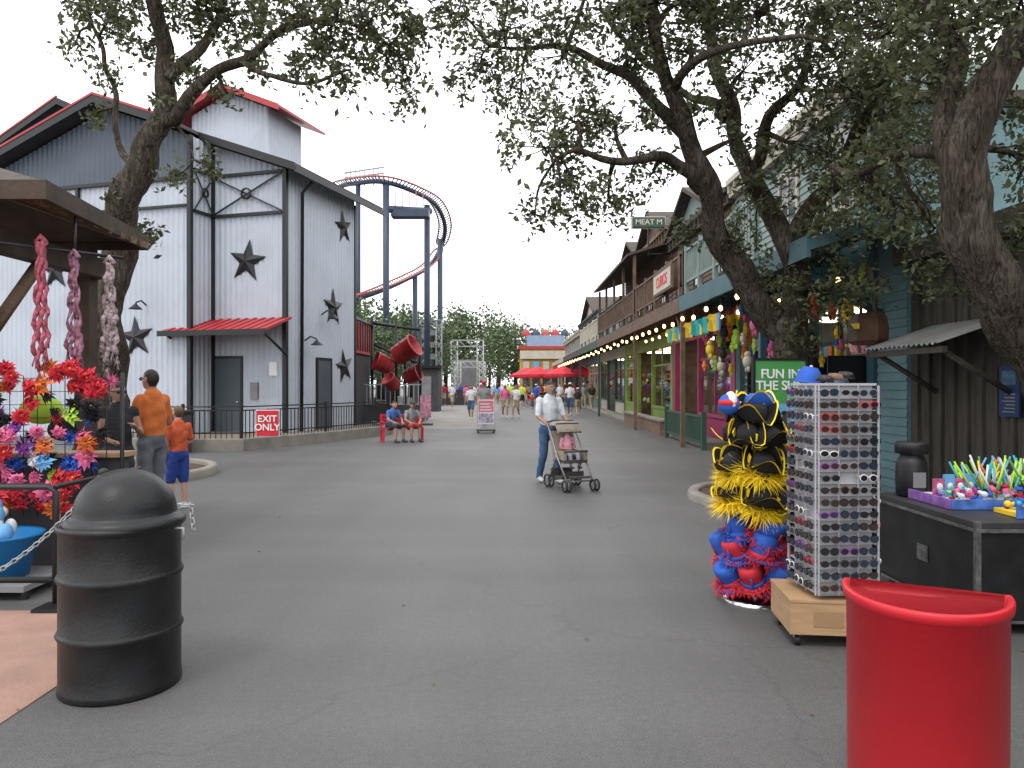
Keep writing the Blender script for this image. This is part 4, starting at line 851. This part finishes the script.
for i in range(80):
    x=3.50+random.uniform(0,.5); y=5.5+random.uniform(0,.3); lx=random.uniform(-.16,.18); w.tube([(x,y,.80),(x+lx,y+random.uniform(-.05,.05),.95+random.uniform(0,.15))],.0075,random.choice(GC),6)
for i in range(110):
    r=random.uniform(.012,.03); X=TR(random.uniform(3.22,3.92),random.uniform(5.38,5.8),.80+random.uniform(0,.09),rz=random.uniform(0,3),rx=random.uniform(-.6,.6)); mt=random.choice([PINK,PURPLE,LBLUE,TURQ,FABW,NEON,BLUE,RED,FBLACK])
    if i%2: w.box(-r,r,-r*.7,r*.7,-r*.5,r*.5,mt,X)
    else: w.ell((0,0,0),(r,r*.7,r*.8),mt,8,X); w.ell((r*.8,0,r*.5),(r*.5,r*.5,r*.5),mt,8,X)
for i in range(60):
    r=random.uniform(.012,.026); w.ell((random.uniform(3.46,4.2),random.uniform(5.02,5.22),.79+random.uniform(0,.04)),(r,r,r*.9),random.choice([PINK,PURPLE,YEL,TURQ,FABW,BLUE]),8)
w.lathe([(.06,0),(.12,.07),(.15,.12),(.145,.125),(.11,.07),(.05,.01)],CLEAR,20,TR(3.80,5.3,.79,rx=R(30),s=.85)); w.ell((3.80,5.3,.85),(.075,.075,.05),LBLUE)
w.obj('toys',ty); text('Squeeze Me!',TR(3.64,4.965,.785,rx=R(90)),.075,YEL,'lettering',ty)
w=MB(); X=TR(3.24,6.0,.745); w.lathe([(.001,.0),(.10,.0),(.115,.01),(.118,.14),(.115,.26),(.10,.30),(.085,.32),(.085,.34),(.122,.345),(.125,.42),(.115,.435),(.001,.437)],BLACK,28,X); w.box(-.05,.05,-.124,-.118,.08,.2,MGREY,X); w.obj('black_dispenser_jar')
w=MB()
for i in range(26): w.ell((2.95+random.uniform(-.1,.15),6.5+random.uniform(-.1,.1),.7+.035*i),(.05,.04,random.uniform(.03,.07)),random.choice([PINK,PURPLE,BLUE,FBLACK,PINK,FBLACK]),8)
w.tube([(2.98,6.5,0),(2.98,6.5,1.6)],.015,CHROME,6); w.lathe([(.001,.02),(.18,.02),(.18,0)],CHROME,16,TR(2.98,6.5,0)); w.obj('keychain_stand')
# ------------------------------------------------------------ people
SKINS={}
def skinmat(c):
    if c not in SKINS: SKINS[c]=M('skin_%d'%len(SKINS),c,.55,.06,6)
    return SKINS[c]
FAIR=(.46,.27,.20); TAN=(.33,.18,.12); DARKS=(.18,.10,.07)
def cloth(n,c): return M(n,c,.85,.16,14,.35,30)
HBR=M('hair_dark',(.02,.014,.01),.6,.3,20); HGR=M('hair_grey',(.2,.19,.18),.6,.3,20); HBL=M('hair_brown',(.10,.06,.03),.6,.3,20)
JEAN=cloth('jeans',(.05,.10,.20)); KHAK=cloth('khaki',(.32,.27,.18)); DPANT=cloth('dark_trousers',(.03,.035,.045)); SHOEB=M('shoe',(.04,.04,.045),.6,.2,8); SHOEW=M('shoe_white',(.5,.5,.5),.6,.1,8); GREYF=cloth('grey_shirt',(.22,.23,.24)); BLKT=cloth('black_top',(.02,.02,.025)); MOUTH=M('lips',(.25,.08,.07),.5,.1,9); EYEW=M('eye_white',(.65,.65,.65),.3,.02,3)
def lerp(a,b,t): return Vector(a).lerp(Vector(b),t)
def person(name,loc,face=0,H=1.72,vox=.022,shirt=FABW,pants=JEAN,skin=TAN,hair=HBR,shoe=SHOEB,sleeve=.6,leg=2.0,pose=None,longhair=False,cap=None,zoff=0,bulk=1,lean=0,glasses=False):
    """leg: 0..1 thigh coverage, 1..2 calf coverage"""
    J=dict(pel=(0,0,.95),chest=(0,0,1.27),neck=(0,.01,1.47),head=(0,-.02,1.625),shL=(.175,0,1.40),shR=(-.175,0,1.40),elL=(.225,.02,1.12),elR=(-.225,.02,1.12),wrL=(.225,-.07,.88),wrR=(-.225,-.07,.88),
      hipL=(.09,0,.90),hipR=(-.09,0,.90),knL=(.105,-.02,.49),knR=(-.105,-.02,.49),anL=(.11,.02,.085),anR=(-.11,.02,.085),ftL=(.125,-.15,.04),ftR=(-.125,-.15,.04))
    if pose: J.update(pose)
    J={k:Vector(v) for k,v in J.items()}
    parts=[]
    def cap_(a,b,r0,r1,l): parts.append((Vector(a),Vector(b),r0,r1,l))
    tmp=MB()
    ax=(J['shL']-J['shR']).normalized(); sp=(J['neck']-J['pel']).normalized(); dp=ax.cross(sp).normalized()
    secs=[(J['pel']-sp*.09,.135,.10),(J['pel']-sp*.03,.168,.122),(lerp(J['pel'],J['chest'],.35),.155*bulk,.118*bulk),(lerp(J['pel'],J['chest'],.65),.152*bulk,.117*bulk),(J['chest'],.172,.125),(lerp(J['chest'],J['neck'],.45),.172,.11),(lerp(J['chest'],J['neck'],.8),.115,.075),(J['neck'],.055,.055)]
    vs=[];n=16
    for c,rx,ry in secs:
        for j in range(n):
            a_=2*math.pi*j/n; vs.append(c+ax*rx*math.cos(a_)+dp*ry*math.sin(a_))
    fs=[(i*n+j,i*n+(j+1)%n,(i+1)*n+(j+1)%n,(i+1)*n+j) for i in range(len(secs)-1) for j in range(n)]+[tuple(range(n))[::-1],tuple((len(secs)-1)*n+j for j in range(n))]
    tmp.add(vs,fs,BLACK)
    cap_(J['pel']-sp*.03,lerp(J['pel'],J['chest'],.12),.14,.14,'pants' ); cap_(lerp(J['pel'],J['chest'],.1),J['chest'],.14,.15,'shirt'); cap_(J['chest'],lerp(J['chest'],J['neck'],.75),.15,.11,'shirt')
    hd=J['head']; cap_(J['neck'],hd-Vector((0,0,.02)),.052,.052,'skin')
    for s in 'LR':
        sh,el,wr=J['sh'+s],J['el'+s],J['wr'+s]; m_=lerp(sh,el,sleeve) if sleeve<=1 else el
        cap_(lerp(sh,J['chest'],.25),sh,.07,.062,'shirt'); cap_(sh,m_,.064,.058,'shirt'); cap_(m_,el,.047,.041,'skin')
        if sleeve>1: cap_(el,lerp(el,wr,.92),.05,.04,'shirt')
        cap_(el,wr,.041,.027,'skin'); hdv=(wr-el).normalized(); cap_(wr,wr+hdv*.075,.030,.034,'skin')
        hp,kn,an,ft=J['hip'+s],J['kn'+s],J['an'+s],J['ft'+s]
        if leg<1:
            k_=lerp(hp,kn,leg); cap_(hp,k_,.10,.092,'pants'); cap_(k_,kn,.07,.056,'skin'); cap_(kn,lerp(kn,an,.35),.055,.057,'skin'); cap_(lerp(kn,an,.35),an,.057,.036,'skin')
        else:
            cap_(hp,kn,.098,.072,'pants'); k_=lerp(kn,an,leg-1); cap_(kn,k_,.072,.058,'pants')
            if leg<1.95: cap_(k_,an,.052,.036,'skin')
        fd=(ft-an); cap_(an,an-Vector((0,0,.035)),.042,.042,'shoe'); cap_(an-Vector((0,0,.04))-Vector((fd.x,fd.y,0))*.15,ft+Vector((0,0,.0)),.042,.036,'shoe')
    for a_,b_,r0,r1,l_ in parts:
        d_=(b_-a_); L_=max(d_.length,1e-4); d_=d_/L_
        pts=[a_-d_*r0*.95,a_-d_*r0*.6,a_,lerp(a_,b_,.5),b_,b_+d_*r1*.6,b_+d_*r1*.95]; rr=[r0*.3,r0*.8,r0,(r0+r1)/2,r1,r1*.8,r1*.3]
        tmp.tube(pts,rr,BLACK,12)
    tmp.ell(hd,(.076,.096,.116),BLACK,16); tmp.ell(hd+Vector((0,-.03,-.062)),(.052,.06,.052),BLACK,14); tmp.ell(hd+Vector((0,-.098,-.012)),(.014,.022,.02),BLACK,8); tmp.ell(hd+Vector((0,.018,.022)),(.085,.098,.108),BLACK,16)
    for s in(-1,1): tmp.ell(hd+Vector((s*.083,.01,-.01)),(.014,.022,.032),BLACK,8)
    if longhair: tmp.tube([hd+Vector((0,.05,.03)),hd+Vector((0,.085,-.08)),hd+Vector((0,.10,-.24))],[.08,.085,.05],BLACK,12)
    me=bpy.data.meshes.new('t'); me.from_pydata(tmp.v,[],tmp.f); o=bpy.data.objects.new('t',me); scene.collection.objects.link(o)
    md=o.modifiers.new('r','REMESH'); md.mode='VOXEL'; md.voxel_size=vox; md2=o.modifiers.new('s','SMOOTH'); md2.factor=.5; md2.iterations=2
    dg=bpy.context.evaluated_depsgraph_get(); dg.update(); ev_=o.evaluated_get(dg); m2=ev_.to_mesh()
    nv=len(m2.vertices); co=np.zeros(nv*3); m2.vertices.foreach_get('co',co); co=co.reshape(-1,3); faces=[tuple(p_.vertices) for p_ in m2.polygons]
    ev_.to_mesh_clear(); bpy.data.objects.remove(o)
    ph=random.uniform(0,9)
    fc=np.array([co[list(f)].mean(0) for f in faces]); best=np.full(len(fc),1e9); lab=np.zeros(len(fc),int); LN=['skin','shirt','pants','shoe','hair']
    for a_,b_,r0,r1,l_ in parts:
        A=np.array(a_);D=np.array(b_)-A; t_=((fc-A)@D/max(D@D,1e-9)).clip(0,1); ds=np.linalg.norm(fc-A-t_[:,None]*D,axis=1)-(r0+(r1-r0)*t_)
        mk=ds<best; best[mk]=ds[mk]; lab[mk]=LN.index(l_)
    q=fc-np.array(hd); ds=np.linalg.norm(q/np.array([.085,.1,.125]),axis=1); mk=(ds<1.35)&(q[:,2]>-.09); lab[mk]=0
    hm_=mk&(((q[:,2]>.062)&(q[:,1]>-.09))|((q[:,1]>.0)&(q[:,2]>-.02)&(abs(q[:,0])<.081))|((q[:,1]>.04)&(q[:,2]>-.07))); lab[hm_]=4
    if longhair: lab[(q[:,1]>.03)&(q[:,2]<.06)&(q[:,2]>-.29)&(ds<3)&(np.linalg.norm(q[:,:2]-np.array([0,.09]),axis=1)<.1)]=4
    clo=np.zeros(nv,bool)
    for f,l_ in zip(faces,lab):
        if l_ in (1,2): clo[list(f)]=True
    for i in np.where(clo)[0]:
        p_=co[i]; h_=.006*noise.noise(Vector((p_[0]*14+ph,p_[1]*14,p_[2]*9)))+.004*math.sin(p_[2]*38+p_[0]*20+ph)
        v_=np.array([p_[0],p_[1],0]); co[i]=p_+v_/max(np.linalg.norm(v_),.05)*h_
    mats=[skinmat(skin),shirt,pants,shoe,hair]; b=MB(); b.mats=list(mats); b.v=[tuple(c) for c in co]; b.f=list(faces); b.m=[int(x) for x in lab]; b.sm=[True]*len(faces)
    for s in(-1,1): b.ell(hd+Vector((s*.03,-.088,.012)),(.012,.008,.007),EYEW,8); b.ell(hd+Vector((s*.03,-.0945,.012)),(.005,.004,.005),BLACK,6); b.box(hd.x+s*.03-.018,hd.x+s*.03+.018,hd.y-.097,hd.y-.088,hd.z+.028,hd.z+.034,hair)
    b.ell(hd+Vector((0,-.092,-.052)),(.022,.007,.006),MOUTH,8)
    if glasses:
        for s in(-1,1): b.ell(hd+Vector((s*.032,-.103,.012)),(.028,.006,.02),BLACK,10); b.tube([hd+Vector((s*.058,-.1,.018)),hd+Vector((s*.088,.01,.015))],.004,BLACK,5)
        b.tube([hd+Vector((-.01,-.105,.015)),hd+Vector((.01,-.105,.015))],.004,BLACK,5)
    if cap: b.lathe([(.001,.125),(.05,.118),(.085,.08),(.095,.04),(.096,.03)],cap,16,Matrix.Translation(hd+Vector((0,.01,.012)))); b.lathe([(.05,.04),(.17,.03),(.165,.022)],cap,8,Matrix.Translation(hd+Vector((0,-.02,.012))),a0=R(220),a1=R(320))
    for s in 'LR':
        wr=J['wr'+s]; hv=(wr-J['el'+s]).normalized(); sx=1 if s=='L' else -1
        side=Vector((0,-1,0)); side=(side-hv*side.dot(hv)); side=side.normalized() if side.length>.1 else Vector((1,0,0)); nrm=hv.cross(side)*(sx)
        for k,ln in enumerate((.066,.074,.07,.055)):
            base=wr+hv*.085+side*(.027-.018*k); a1=base+hv*ln*.5-nrm*.004; a2=a1+hv*ln*.35+ (-Vector((sx,0,0)))*.018; b.tube([base-hv*.02,a1,a2],[.0095,.0085,.0065],mats[0],6)
        base=wr+hv*.03+side*.03; b.tube([base-side*.015,base+side*.022+hv*.03,base+side*.022+hv*.062],[.0115,.0095,.0075],mats[0],6)
    s_=H/1.745; ob=b.obj(name); ob.matrix_world=TR(loc[0],loc[1],zoff,rz=face,rx=lean,s=s_)
    return ob
def at(px,d): return ((px-512)/F*d,d)
person('man_in_orange_shirt',at(152,9.0),R(-110),1.83,.016,shirt=cloth('orange_polo',(.50,.13,.03)),pants=cloth('grey_jeans',(.12,.13,.15)),skin=TAN,hair=HBR,bulk=1.15,sleeve=.75,glasses=True,pose=dict(elL=(.24,-.05,1.13),wrL=(.19,-.28,1.08),elR=(-.25,.0,1.12),wrR=(-.20,-.24,1.02),head=(0,-.035,1.62)))
person('boy_in_orange_shirt',at(178,9.8),R(-125),1.36,.016,shirt=cloth('orange_tee',(.45,.08,.03)),pants=cloth('blue_shorts',(.02,.05,.24)),skin=FAIR,hair=HBL,leg=.95,shoe=SHOEW,sleeve=.8,pose=dict(elR=(-.24,-.02,1.13),wrR=(-.16,-.2,1.05),knL=(.1,-.06,.49),anL=(.11,-.03,.085),ftL=(.12,-.2,.04)))
person('woman_in_black_top',at(118,8.6),R(45),1.66,.016,shirt=BLKT,pants=DPANT,skin=TAN,hair=HBR,longhair=True,sleeve=.15,glasses=True,pose=dict(elL=(.24,-.06,1.13),wrL=(.1,-.27,1.22),elR=(-.25,-.02,1.12),wrR=(-.14,-.26,1.05)))
fx,fy=at(549,12.4); fa=R(22)
person('man_pushing_stroller',(fx,fy),fa,1.72,.015,shirt=cloth('white_tee',(.55,.58,.62)),pants=JEAN,skin=TAN,hair=HBR,sleeve=.85,leg=2,shoe=SHOEW,pose=dict(elL=(.24,-.08,1.13),elR=(-.24,-.08,1.13),wrL=(.2,-.33,1.02),wrR=(-.2,-.33,1.02),head=(0,-.06,1.60),neck=(0,-.02,1.46),knL=(.1,-.12,.5),anL=(.11,-.1,.085),ftL=(.12,-.27,.04),knR=(-.1,.0,.49),anR=(-.11,.16,.1),ftR=(-.12,.0,.04)))
w=MB(); dv=Vector((math.sin(fa),-math.cos(fa),0)); SX=TR(fx+dv.x*.72,fy+dv.y*.72,0,rz=fa)
FR=M('stroller_frame',(.25,.25,.26),.35,.1,4,metal=.5); BEI=cloth('stroller_canvas',(.24,.21,.17)); DKB=cloth('stroller_trim',(.06,.055,.05)); TYRE=M('tyre',(.03,.03,.03),.8,.2,8)
for sx in (-1,1):
    w.tube([(sx*.22,.33,1.03),(sx*.23,.1,.78),(sx*.235,-.1,.5),(sx*.22,-.42,.14)],.013,FR,8,X=SX); w.tube([(sx*.24,.2,.1),(sx*.24,.0,.42),(sx*.235,-.08,.55)],.013,FR,8,X=SX)
    for y,r in ((.2,.11),(-.44,.095)):
        for o in (-.035,.035):
            XW_=SX@TR(sx*.24+o,y,r)@Matrix.Rotation(R(90),4,'Y'); w.lathe([(r-.025,-.012),(r-.005,-.014),(r,0),(r-.005,.014),(r-.025,.012),(r-.03,0),(r-.025,-.012)],TYRE,20,XW_)
            w.lathe([(.001,-.012),(.02,-.012),(.02,.012),(.001,.012)],FR,10,XW_)
            for k in range(5):
                a_=k*2*math.pi/5; w.tube([(0,0,0),((r-.026)*math.cos(a_),(r-.026)*math.sin(a_),0)],.006,MGREY,5,X=XW_)
        w.tube([(sx*.2,y,r),(sx*.28,y,r)],.01,FR,6,X=SX)
w.tube([(-.22,.33,1.03),(-.1,.36,1.05),(.1,.36,1.05),(.22,.33,1.03)],.018,DKB,8,X=SX); w.tube([(-.24,.2,.12),(.24,.2,.12)],.01,FR,6,X=SX); w.tube([(-.22,-.42,.16),(.22,-.42,.16)],.012,FR,6,X=SX)
w.box(-.2,.2,-.28,.06,.42,.47,DKB,SX); w.box(-.2,.2,-.035,.035,0,.46,BEI,SX@TR(0,.09,.46,rx=R(-22))); w.box(-.2,-.16,-.28,.1,.47,.60,BEI,SX); w.box(.16,.2,-.28,.1,.47,.60,BEI,SX)
w.tube([(-.2,-.26,.60),(-.1,-.34,.61),(.1,-.34,.61),(.2,-.26,.60)],.018,DKB,8,X=SX); w.box(-.17,.17,-.45,-.36,.2,.23,DKB,SX)
w.box(-.19,.19,-.15,.25,.16,.18,DKB,SX); w.box(-.19,.19,.23,.25,.18,.3,DKB,SX); w.box(-.19,.19,-.17,-.15,.18,.28,DKB,SX)
XC=SX@TR(0,.17,.80)@Matrix.Rotation(R(90),4,'Y')
w.lathe([(.235,-.21),(.25,-.18),(.262,0),(.25,.18),(.235,.21)],BEI,14,XC,a0=R(170),a1=R(252)); 
for aa in (172,212,250): w.tube([(.262*math.cos(R(aa)),.262*math.sin(R(aa)),-.2),(.27*math.cos(R(aa)),.27*math.sin(R(aa)),0),(.262*math.cos(R(aa)),.262*math.sin(R(aa)),.2)],.008,DKB,6,X=XC)
w.obj('baby_stroller')
person('toddler_in_stroller',(fx+dv.x*.70,fy+dv.y*.70),fa,.92,.016,shirt=cloth('pink_top',(.55,.25,.32)),pants=cloth('pale_pants',(.35,.35,.45)),skin=TAN,hair=HBR,sleeve=.7,leg=1.6,zoff=.04,pose=dict(pel=(0,.0,.95),hipL=(.09,-.02,.93),hipR=(-.09,-.02,.93),knL=(.13,-.42,1.0),knR=(-.13,-.42,1.0),anL=(.13,-.5,.62),anR=(-.13,-.5,.62),ftL=(.13,-.66,.6),ftR=(-.13,-.66,.6),wrL=(.12,-.28,1.12),wrR=(-.12,-.28,1.12)))
bx,by=-3.15,21.2
w=MB(); bz=TR(bx,by,0,rz=R(20),s=.9)
for i in range(4): w.box(-.65,.65,-.22+.12*i,-.13+.12*i,.43,.46,RED,bz)
for i in range(3): w.box(-.65,.65,.27,.30,.55+.12*i,.63+.12*i,RED,bz)
for x in (-.62,.62): w.box(x-.03,x+.03,-.22,.28,.38,.429,RED,bz); w.box(x-.03,x+.03,-.2,-.14,0,.38,RED,bz); w.box(x-.03,x+.03,.24,.265,0,.88,RED,bz); w.box(x-.03,x+.03,-.22,.24,.62,.66,RED,bz)
w.obj('red_park_bench')
sit=dict(pel=(0,.05,.95),chest=(0,-.02,1.24),neck=(0,-.10,1.42),head=(0,-.16,1.56),shL=(.175,-.08,1.36),shR=(-.175,-.08,1.36),hipL=(.09,.02,.92),hipR=(-.09,.02,.92),knL=(.13,-.40,.94),knR=(-.13,-.40,.94),anL=(.13,-.42,.535),anR=(-.15,-.42,.535),ftL=(.14,-.6,.49),ftR=(-.16,-.6,.49),elL=(.25,-.18,1.12),elR=(-.25,-.18,1.12),wrL=(.13,-.38,1.04),wrR=(-.13,-.38,1.04))
p_=bz@Vector((-.34,.0,0)); person('man_sitting_on_bench',(p_.x,p_.y),R(45),1.66,.022,shirt=cloth('blue_tee',(.05,.13,.35)),pants=DPANT,leg=.95,skin=TAN,pose=sit,zoff=-.43)
p_=bz@Vector((.28,.0,0)); person('man_sitting_on_bench',(p_.x,p_.y),R(30),1.64,.022,shirt=GREYF,pants=cloth('red_shorts',(.3,.04,.04)),leg=.95,skin=TAN,hair=HBR,cap=BLACK,pose=sit,zoff=-.425)
af=empty('pink_promo_sign_on_wheels'); w=MB(); X=TR(-.88,25,0,rz=R(5)); w.box(-.27,.27,-.03,.03,.3,1.12,FABW,X); w.box(-.25,.25,-.036,-.031,.7,1.09,M('sign_pink',(.5,.15,.2),.5,.3,9),X); w.box(-.25,.25,-.036,-.031,.34,.66,M('sign_photo',(.3,.28,.35),.5,.6,12),X); w.box(-.3,-.27,-.04,.04,.1,1.15,STEEL,X); w.box(.27,.3,-.04,.04,.1,1.15,STEEL,X); w.box(-.32,.32,-.2,.2,.06,.12,DGREY,X)
for k in range(3): w.box(-.2,.2-.05*k,-.04,-.0365,.76+.1*k,.79+.1*k,FABW,X)
for sx in(-.26,.26): 
    for sy in (-.15,.15): w.tube([(sx-.02,sy,.045),(sx+.02,sy,.045)],.045,BLACK,10,X=X)
w.obj('sign_board',af)
w=MB(); X=TR(-3.45,29.5,0); w.box(-.22,.22,-.03,.03,.3,1.2,M('poster_pink',(.45,.2,.27),.5,.5,8),X); w.box(-.28,.28,-.2,.2,.0,.08,DGREY,X); w.box(-.03,.03,-.02,.02,.08,.3,STEEL,X); w.obj('standing_poster_sign')
walk1=dict(knL=(.1,-.16,.5),anL=(.1,-.2,.1),ftL=(.11,-.37,.06),knR=(-.1,.02,.49),anR=(-.1,.24,.14),ftR=(-.11,.1,.05),elL=(.24,.08,1.13),wrL=(.24,.1,.87),elR=(-.24,-.06,1.13),wrR=(-.23,-.2,.93))
walk2=dict(knR=(-.1,-.16,.5),anR=(-.1,-.2,.1),ftR=(-.11,-.37,.06),knL=(.1,.02,.49),anL=(.1,.24,.14),ftL=(.11,.1,.05),elR=(-.24,.08,1.13),wrR=(-.24,.1,.87),elL=(.24,-.06,1.13),wrL=(.23,-.2,.93))
cs={'w':FABW,'p':PINK,'g':NEON,'b':BLUE,'r':RED,'k':BLKT,'y':YEL,'l':LBLUE,'o':ORANGE,'s':GREYF}
crowd=[(471,34,1.62,'w',0,0),(481,46,1.7,'r',0,1),(490,42,1.3,'p',20,0),(497,54,1.7,'l',180,1),(505,36,1.66,'p',10,0),(516,36,1.62,'w',-10,1),(511,54,1.75,'g',0,0),(522,50,1.7,'g',180,1),(528,62,1.7,'w',0,0),(536,54,1.65,'b',180,1),
 (552,44,1.75,'l',180,0),(560,50,1.7,'w',0,1),(570,38,1.72,'w',180,0),(578,40,1.45,'k',180,1),(565,58,1.7,'r',0,0),(545,64,1.7,'y',0,1),(486,66,1.7,'k',0,0),(461,62,1.7,'b',0,1),(584,50,1.7,'s',0,0),(592,46,1.7,'k',180,1),(484,30,1.78,'s',0,0),(532,44,1.1,'r',10,1),(466,56,1.6,'p',180,0),(502,64,1.7,'w',0,1),(555,70,1.7,'b',0,0),
 (508,60,1.7,'g',180,0),(518,68,1.7,'r',0,1),(541,58,1.7,'p',180,0),(574,54,1.7,'r',180,1),(525,56,1.6,'o',0,0),(494,70,1.7,'w',180,1),(549,52,1.3,'l',0,1),(476,60,1.7,'w',180,0),(568,66,1.7,'k',0,1),(444,58,1.7,'r',0,0),(452,48,1.7,'w',30,1),(538,70,1.7,'w',0,0),(513,72,1.7,'b',180,0)]
for i,(px,d_,h,c,fa_,wk) in enumerate(crowd):
    person('pedestrian',at(px,d_),R(fa_+random.uniform(-15,15)),h,.03 if d_<45 else .05,shirt=cs[c],pants=random.choice([JEAN,KHAK,DPANT,KHAK]),skin=random.choice([FAIR,TAN,TAN,DARKS]),hair=random.choice([HBR,HBR,HBL,HGR]),leg=random.choice([.9,.8,2]),sleeve=.7,longhair=random.random()<.4,cap=random.choice([None,None,FABW,RED]),pose=[walk1,walk2][wk],shoe=SHOEW)
# ------------------------------------------------------------ light, world, camera
wd=bpy.data.worlds.new('World'); scene.world=wd; wd.use_nodes=True; nt=wd.node_tree; N=nt.nodes; L=nt.links
sky=N.new('ShaderNodeTexSky'); sky.sky_type='NISHITA'; sky.sun_disc=False; sky.sun_elevation=R(58); sky.sun_rotation=R(150); sky.dust_density=4; sky.air_density=1.5
tc=N.new('ShaderNodeTexCoord'); nz=N.new('ShaderNodeTexNoise'); nz.inputs['Scale'].default_value=2.2; nz.inputs['Detail'].default_value=5; L.new(tc.outputs['Generated'],nz.inputs['Vector'])
cr=N.new('ShaderNodeValToRGB'); cr.color_ramp.elements[0].position=.3; cr.color_ramp.elements[0].color=(.84,.85,.88,1); cr.color_ramp.elements[1].position=.7; cr.color_ramp.elements[1].color=(1,1,1,1); L.new(nz.outputs['Fac'],cr.inputs[0])
sc_=N.new('ShaderNodeVectorMath'); sc_.operation='SCALE'; sc_.inputs['Scale'].default_value=21; L.new(cr.outputs[0],sc_.inputs[0])
mx=N.new('ShaderNodeMixRGB'); mx.inputs[0].default_value=.88; L.new(sky.outputs[0],mx.inputs[1]); L.new(sc_.outputs[0],mx.inputs[2])
bg_=N['Background']; bg_.inputs['Strength'].default_value=.12; L.new(mx.outputs[0],bg_.inputs[0])
sl=bpy.data.lights.new('sun','SUN'); sl.energy=1.2; sl.angle=R(16); sl.color=(1,.96,.9); so=bpy.data.objects.new('sun',sl); scene.collection.objects.link(so); so.rotation_euler=(R(32),0,R(-30))
cam=bpy.data.cameras.new('camera'); cam.sensor_width=36; cam.lens=26.0; cam.clip_end=2000; cam.clip_start=.05
oc=bpy.data.objects.new('camera',cam); scene.collection.objects.link(oc); oc.location=(0,0,CAMZ); oc.rotation_euler=(R(90),0,0); scene.camera=oc
scene.view_settings.view_transform='Standard'; scene.view_settings.look='None'; scene.view_settings.exposure=0
print('DONE')
